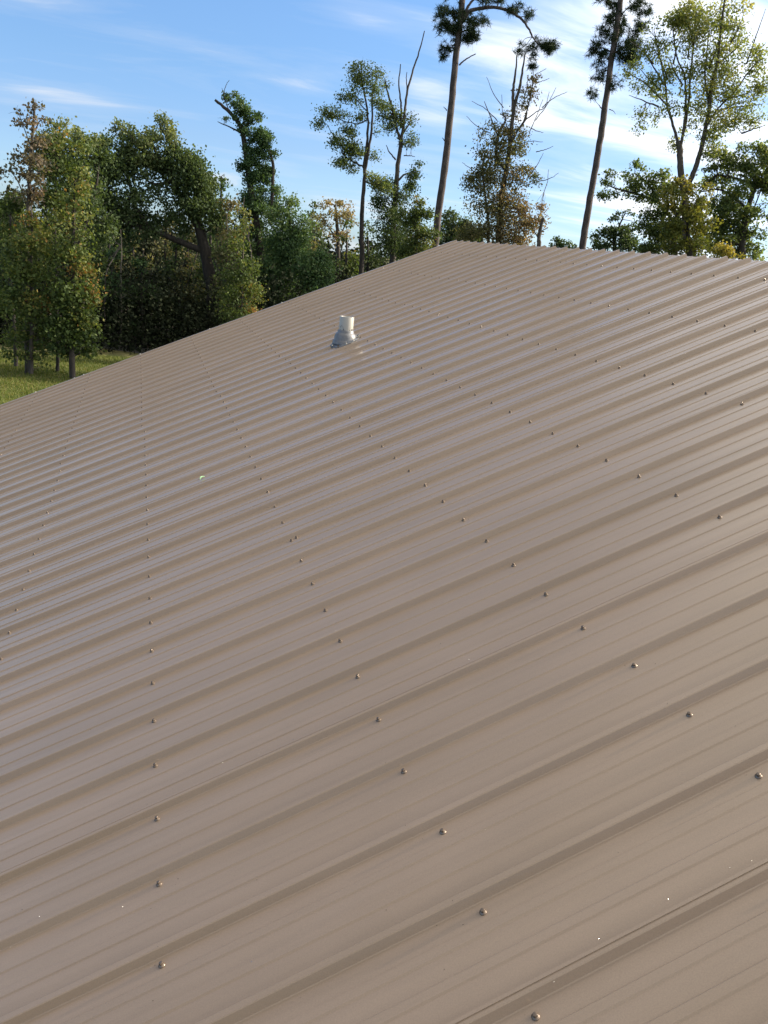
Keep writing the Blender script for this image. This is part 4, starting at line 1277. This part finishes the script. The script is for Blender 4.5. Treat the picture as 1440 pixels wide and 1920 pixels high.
# trees standing in the wood behind the road
WD = 'dark trees of the wood behind the road'
wood = [
    (20, 385, 50, 62, 'gum', 'bushy tree filling the left edge behind the young trees', 1),
    (205, 430, 48, 50, 'oak', 'shaded tree under the left arm of the spreading oak', 0),
    (250, 450, 47, 44, 'brown', 'pale twiggy tree beneath the oak limbs', 0),
    (310, 420, 50, 52, 'brown', 'dark tree seen through the gap in the oak', 0),
    (352, 440, 46, 40, 'brown', 'brownish tree under the oak crown beside its trunk', 1),
    (415, 325, 46, 26, 'vine', 'thin topped tree between oak and vine clad snag', 1),
    (425, 400, 41, 50, 'brown', 'mixed brown green tree left of the vine clad snag', 1),
    (395, 410, 50, 44, 'oak', 'green tree behind the oak trunk', 0),
    (585, 400, 56, 36, 'oak', 'slim topped tree behind the rounded bush', 0),
    (590, 425, 50, 40, 'brown', 'brown tree between tall bush and autumn tree', 1),
    (650, 445, 48, 40, 'gum', 'olive tree in front of the tan autumn tree', 1),
    (690, 440, 52, 40, 'oak', 'dark tree at the foot of the forked tree', 0),
    (620, 480, 44, 40, 'dark', 'deep shade tree right of the rounded bush', 0),
    (820, 445, 50, 30, 'gum', 'olive bush at the foot of the left pine', 1),
    (275, 500, 44, 44, 'dark', 'low dark tree behind the mown lawn corner', 0),
    (340, 500, 43, 44, 'brown', 'low brownish tree at the left of the oak trunk', 0),
    (210, 500, 42, 40, 'vine', 'low green tree right of the young trees', 0),
    (265, 510, 41.5, 46, 'vine', 'low bright green topped bush in the gap behind the lawn corner', 0),
    (175, 450, 43, 44, 'oak', 'dense green tree close behind the right hand young trees', 0),
    (330, 455, 44, 44, 'oak', 'green tree filling the space under the oak crown', 0),
    (500, 470, 46, 44, 'vine', 'green tree behind the foot of the vine clad snag', 0),
    (740, 440, 52, 40, 'oak', 'green tree behind the foot of the half dead snag', 0),
    (430, 480, 45, 46, 'dark', 'shaded tree behind the yellow green sapling', 0),
]
for (x, y, D, r, mt, lab, tw_) in wood:
    hor = 398 + .1085 * x
    by = hor + 5.0 * F / D
    cl = []
    nlev = max(3, int((by - y) / 34))
    for k in range(nlev):
        fy = k / (nlev - 1)
        yy = y + (by - 10 - y) * fy
        rw = r * (0.45 + .55 * min(1, fy * 2.2)) * (1 if fy < .7 else .75)
        for _ in range(2 if rw > 26 else 1):
            cl.append((x + random.uniform(-.45, .45) * rw, yy + random.uniform(-8, 8), rw * random.uniform(.45, .7), 22, .8 if fy < .75 else .5, .45 - .25 * fy))
    tree('wood_tree', lab, 'tree', D,
         [(9, 3, [(x + 4, by - 10), (x, (by + y) / 2), (x, y + 6)]), (4, 1.5, [(x, (by + y) / 2), (x + r * .3, (by + y) / 2 - 30), (x + r * .45, (by + y) / 2 - 50)]),
          (4, 1.5, [(x, (by + y) / 2 + 15), (x - r * .3, (by + y) / 2 - 10), (x - r * .5, (by + y) / 2 - 35)])],
         cl, L[mt], M_BARK if tw_ else M_BARKD, 0.13, .75, WD)
# pale dead stems showing in the gloom
tree('dead_tree', 'thin pale upright dead stem in front of the dark wood', 'dead tree', 40.5, [(2.5, 1.2, [(226, 640), (228, 590), (227, 540), (228, 470), (226, 430)]), (1.5, .7, [(228, 560), (238, 552), (245, 552)]), (1.5, .7, [(227, 560), (205, 545), (190, 548)])],
     [], L['dark'], M_DEAD, .1)
tree('dead_tree', 'crooked pale dead branch curling below the oak limb', 'dead tree', 40.8, [(2, 1, [(196, 640), (198, 520), (215, 480), (225, 462), (215, 452), (208, 425), (190, 418), (172, 422)]), (1.5, .6, [(225, 462), (212, 478), (200, 490)])],
     [], L['dark'], M_DEAD, .1)
tree('dead_tree', 'pale leaning dead stem left of the vine clad snag', 'dead tree', 41.5, [(4, 1.5, [(475, 640), (474, 540), (470, 470), (466, 445), (467, 420)]), (2, .8, [(466, 450), (456, 400), (458, 370)])],
     [], L['dark'], M_DEAD, .1)

# the far wood that closes the view, and the undergrowth along its edge
def belt(name, label, d0, d1, h0, h1, x0, x1, n, size, mat, tc0, kind='stuff'):
    hr = []
    xs = rng.uniform(x0, x1, n)
    D = rng.uniform(d0, d1, n)
    bx = rng.normal(0, 1, (60,))
    cols = ((xs - x0) / (x1 - x0) * 59).astype(int)
    top = h1 * (0.8 + .16 * bx[cols] * 0.6 + .08 * np.sin(xs * .06))
    z = rng.uniform(0, 1, n) ** 1.0 * (top - h0) + h0
    P = np.zeros((n, 3))
    for i in range(n):
        d = RIGHT * (xs[i] - 720) + FWD * F + UPV * (960 - 470)
        l = math.hypot(d.x, d.y)
        P[i] = (CAM.x + d.x / l * D[i], CAM.y + d.y / l * D[i], GZ + z[i])
    # gather into lumps
    lump = rng.integers(0, n, max(10, n // 60))
    j = lump[rng.integers(0, len(lump), n)]
    near_ = P[j] + rng.normal(0, 1, (n, 3)) * np.array([.55, .55, .45])
    use = rng.uniform(size=n) < .8
    P[use] = near_[use]
    P[:, 2] = np.maximum(P[:, 2], GZ + 0.05)
    V_, F_ = leaf_cards(P, size)
    T = np.clip(rng.normal(tc0, .2, n), 0, 1)
    o = fast_mesh(name, V_, F_, mat, None, T)
    tag(o, label, 'woodland' if 'wood' in name else 'undergrowth', None, kind)
    return o


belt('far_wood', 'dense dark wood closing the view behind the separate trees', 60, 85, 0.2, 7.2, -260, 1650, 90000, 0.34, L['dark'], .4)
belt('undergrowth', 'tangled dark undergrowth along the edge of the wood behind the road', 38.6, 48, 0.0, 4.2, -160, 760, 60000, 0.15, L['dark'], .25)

# grass blades on the visible lawn
n = 60000
gx = rng.uniform(-80, 300, n)
P = np.zeros((n, 3))
for i in range(n):
    d = RIGHT * (gx[i] - 720) + FWD * F + UPV * (960 - 470)
    l = math.hypot(d.x, d.y)
    D = rng.uniform(21, 37.5)
    P[i] = (CAM.x + d.x / l * D, CAM.y + d.y / l * D, GZ)
side = (P[:, 0] - ra.x) * rn.x + (P[:, 1] - ra.y) * rn.y
P = P[side < -0.1]
n = len(P)
hgt = rng.uniform(.03, .10, n)
an = rng.uniform(0, math.pi, n)
wd = rng.uniform(.006, .016, n)
dx = np.stack([np.cos(an) * wd, np.sin(an) * wd, np.zeros(n)], 1)
tip = P + np.stack([rng.normal(0, .03, n), rng.normal(0, .03, n), hgt], 1)
V_ = np.stack([P - dx, P + dx, tip + dx * .2, tip - dx * .2], 1).reshape(-1, 3)
g = fast_mesh('grass', V_, np.arange(4 * n).reshape(n, 4), L['grass'], None, np.clip(rng.normal(.5, .25, n), 0, 1))
tag(g, 'short green and straw coloured lawn grass around the young trees', 'grass', None, 'stuff')
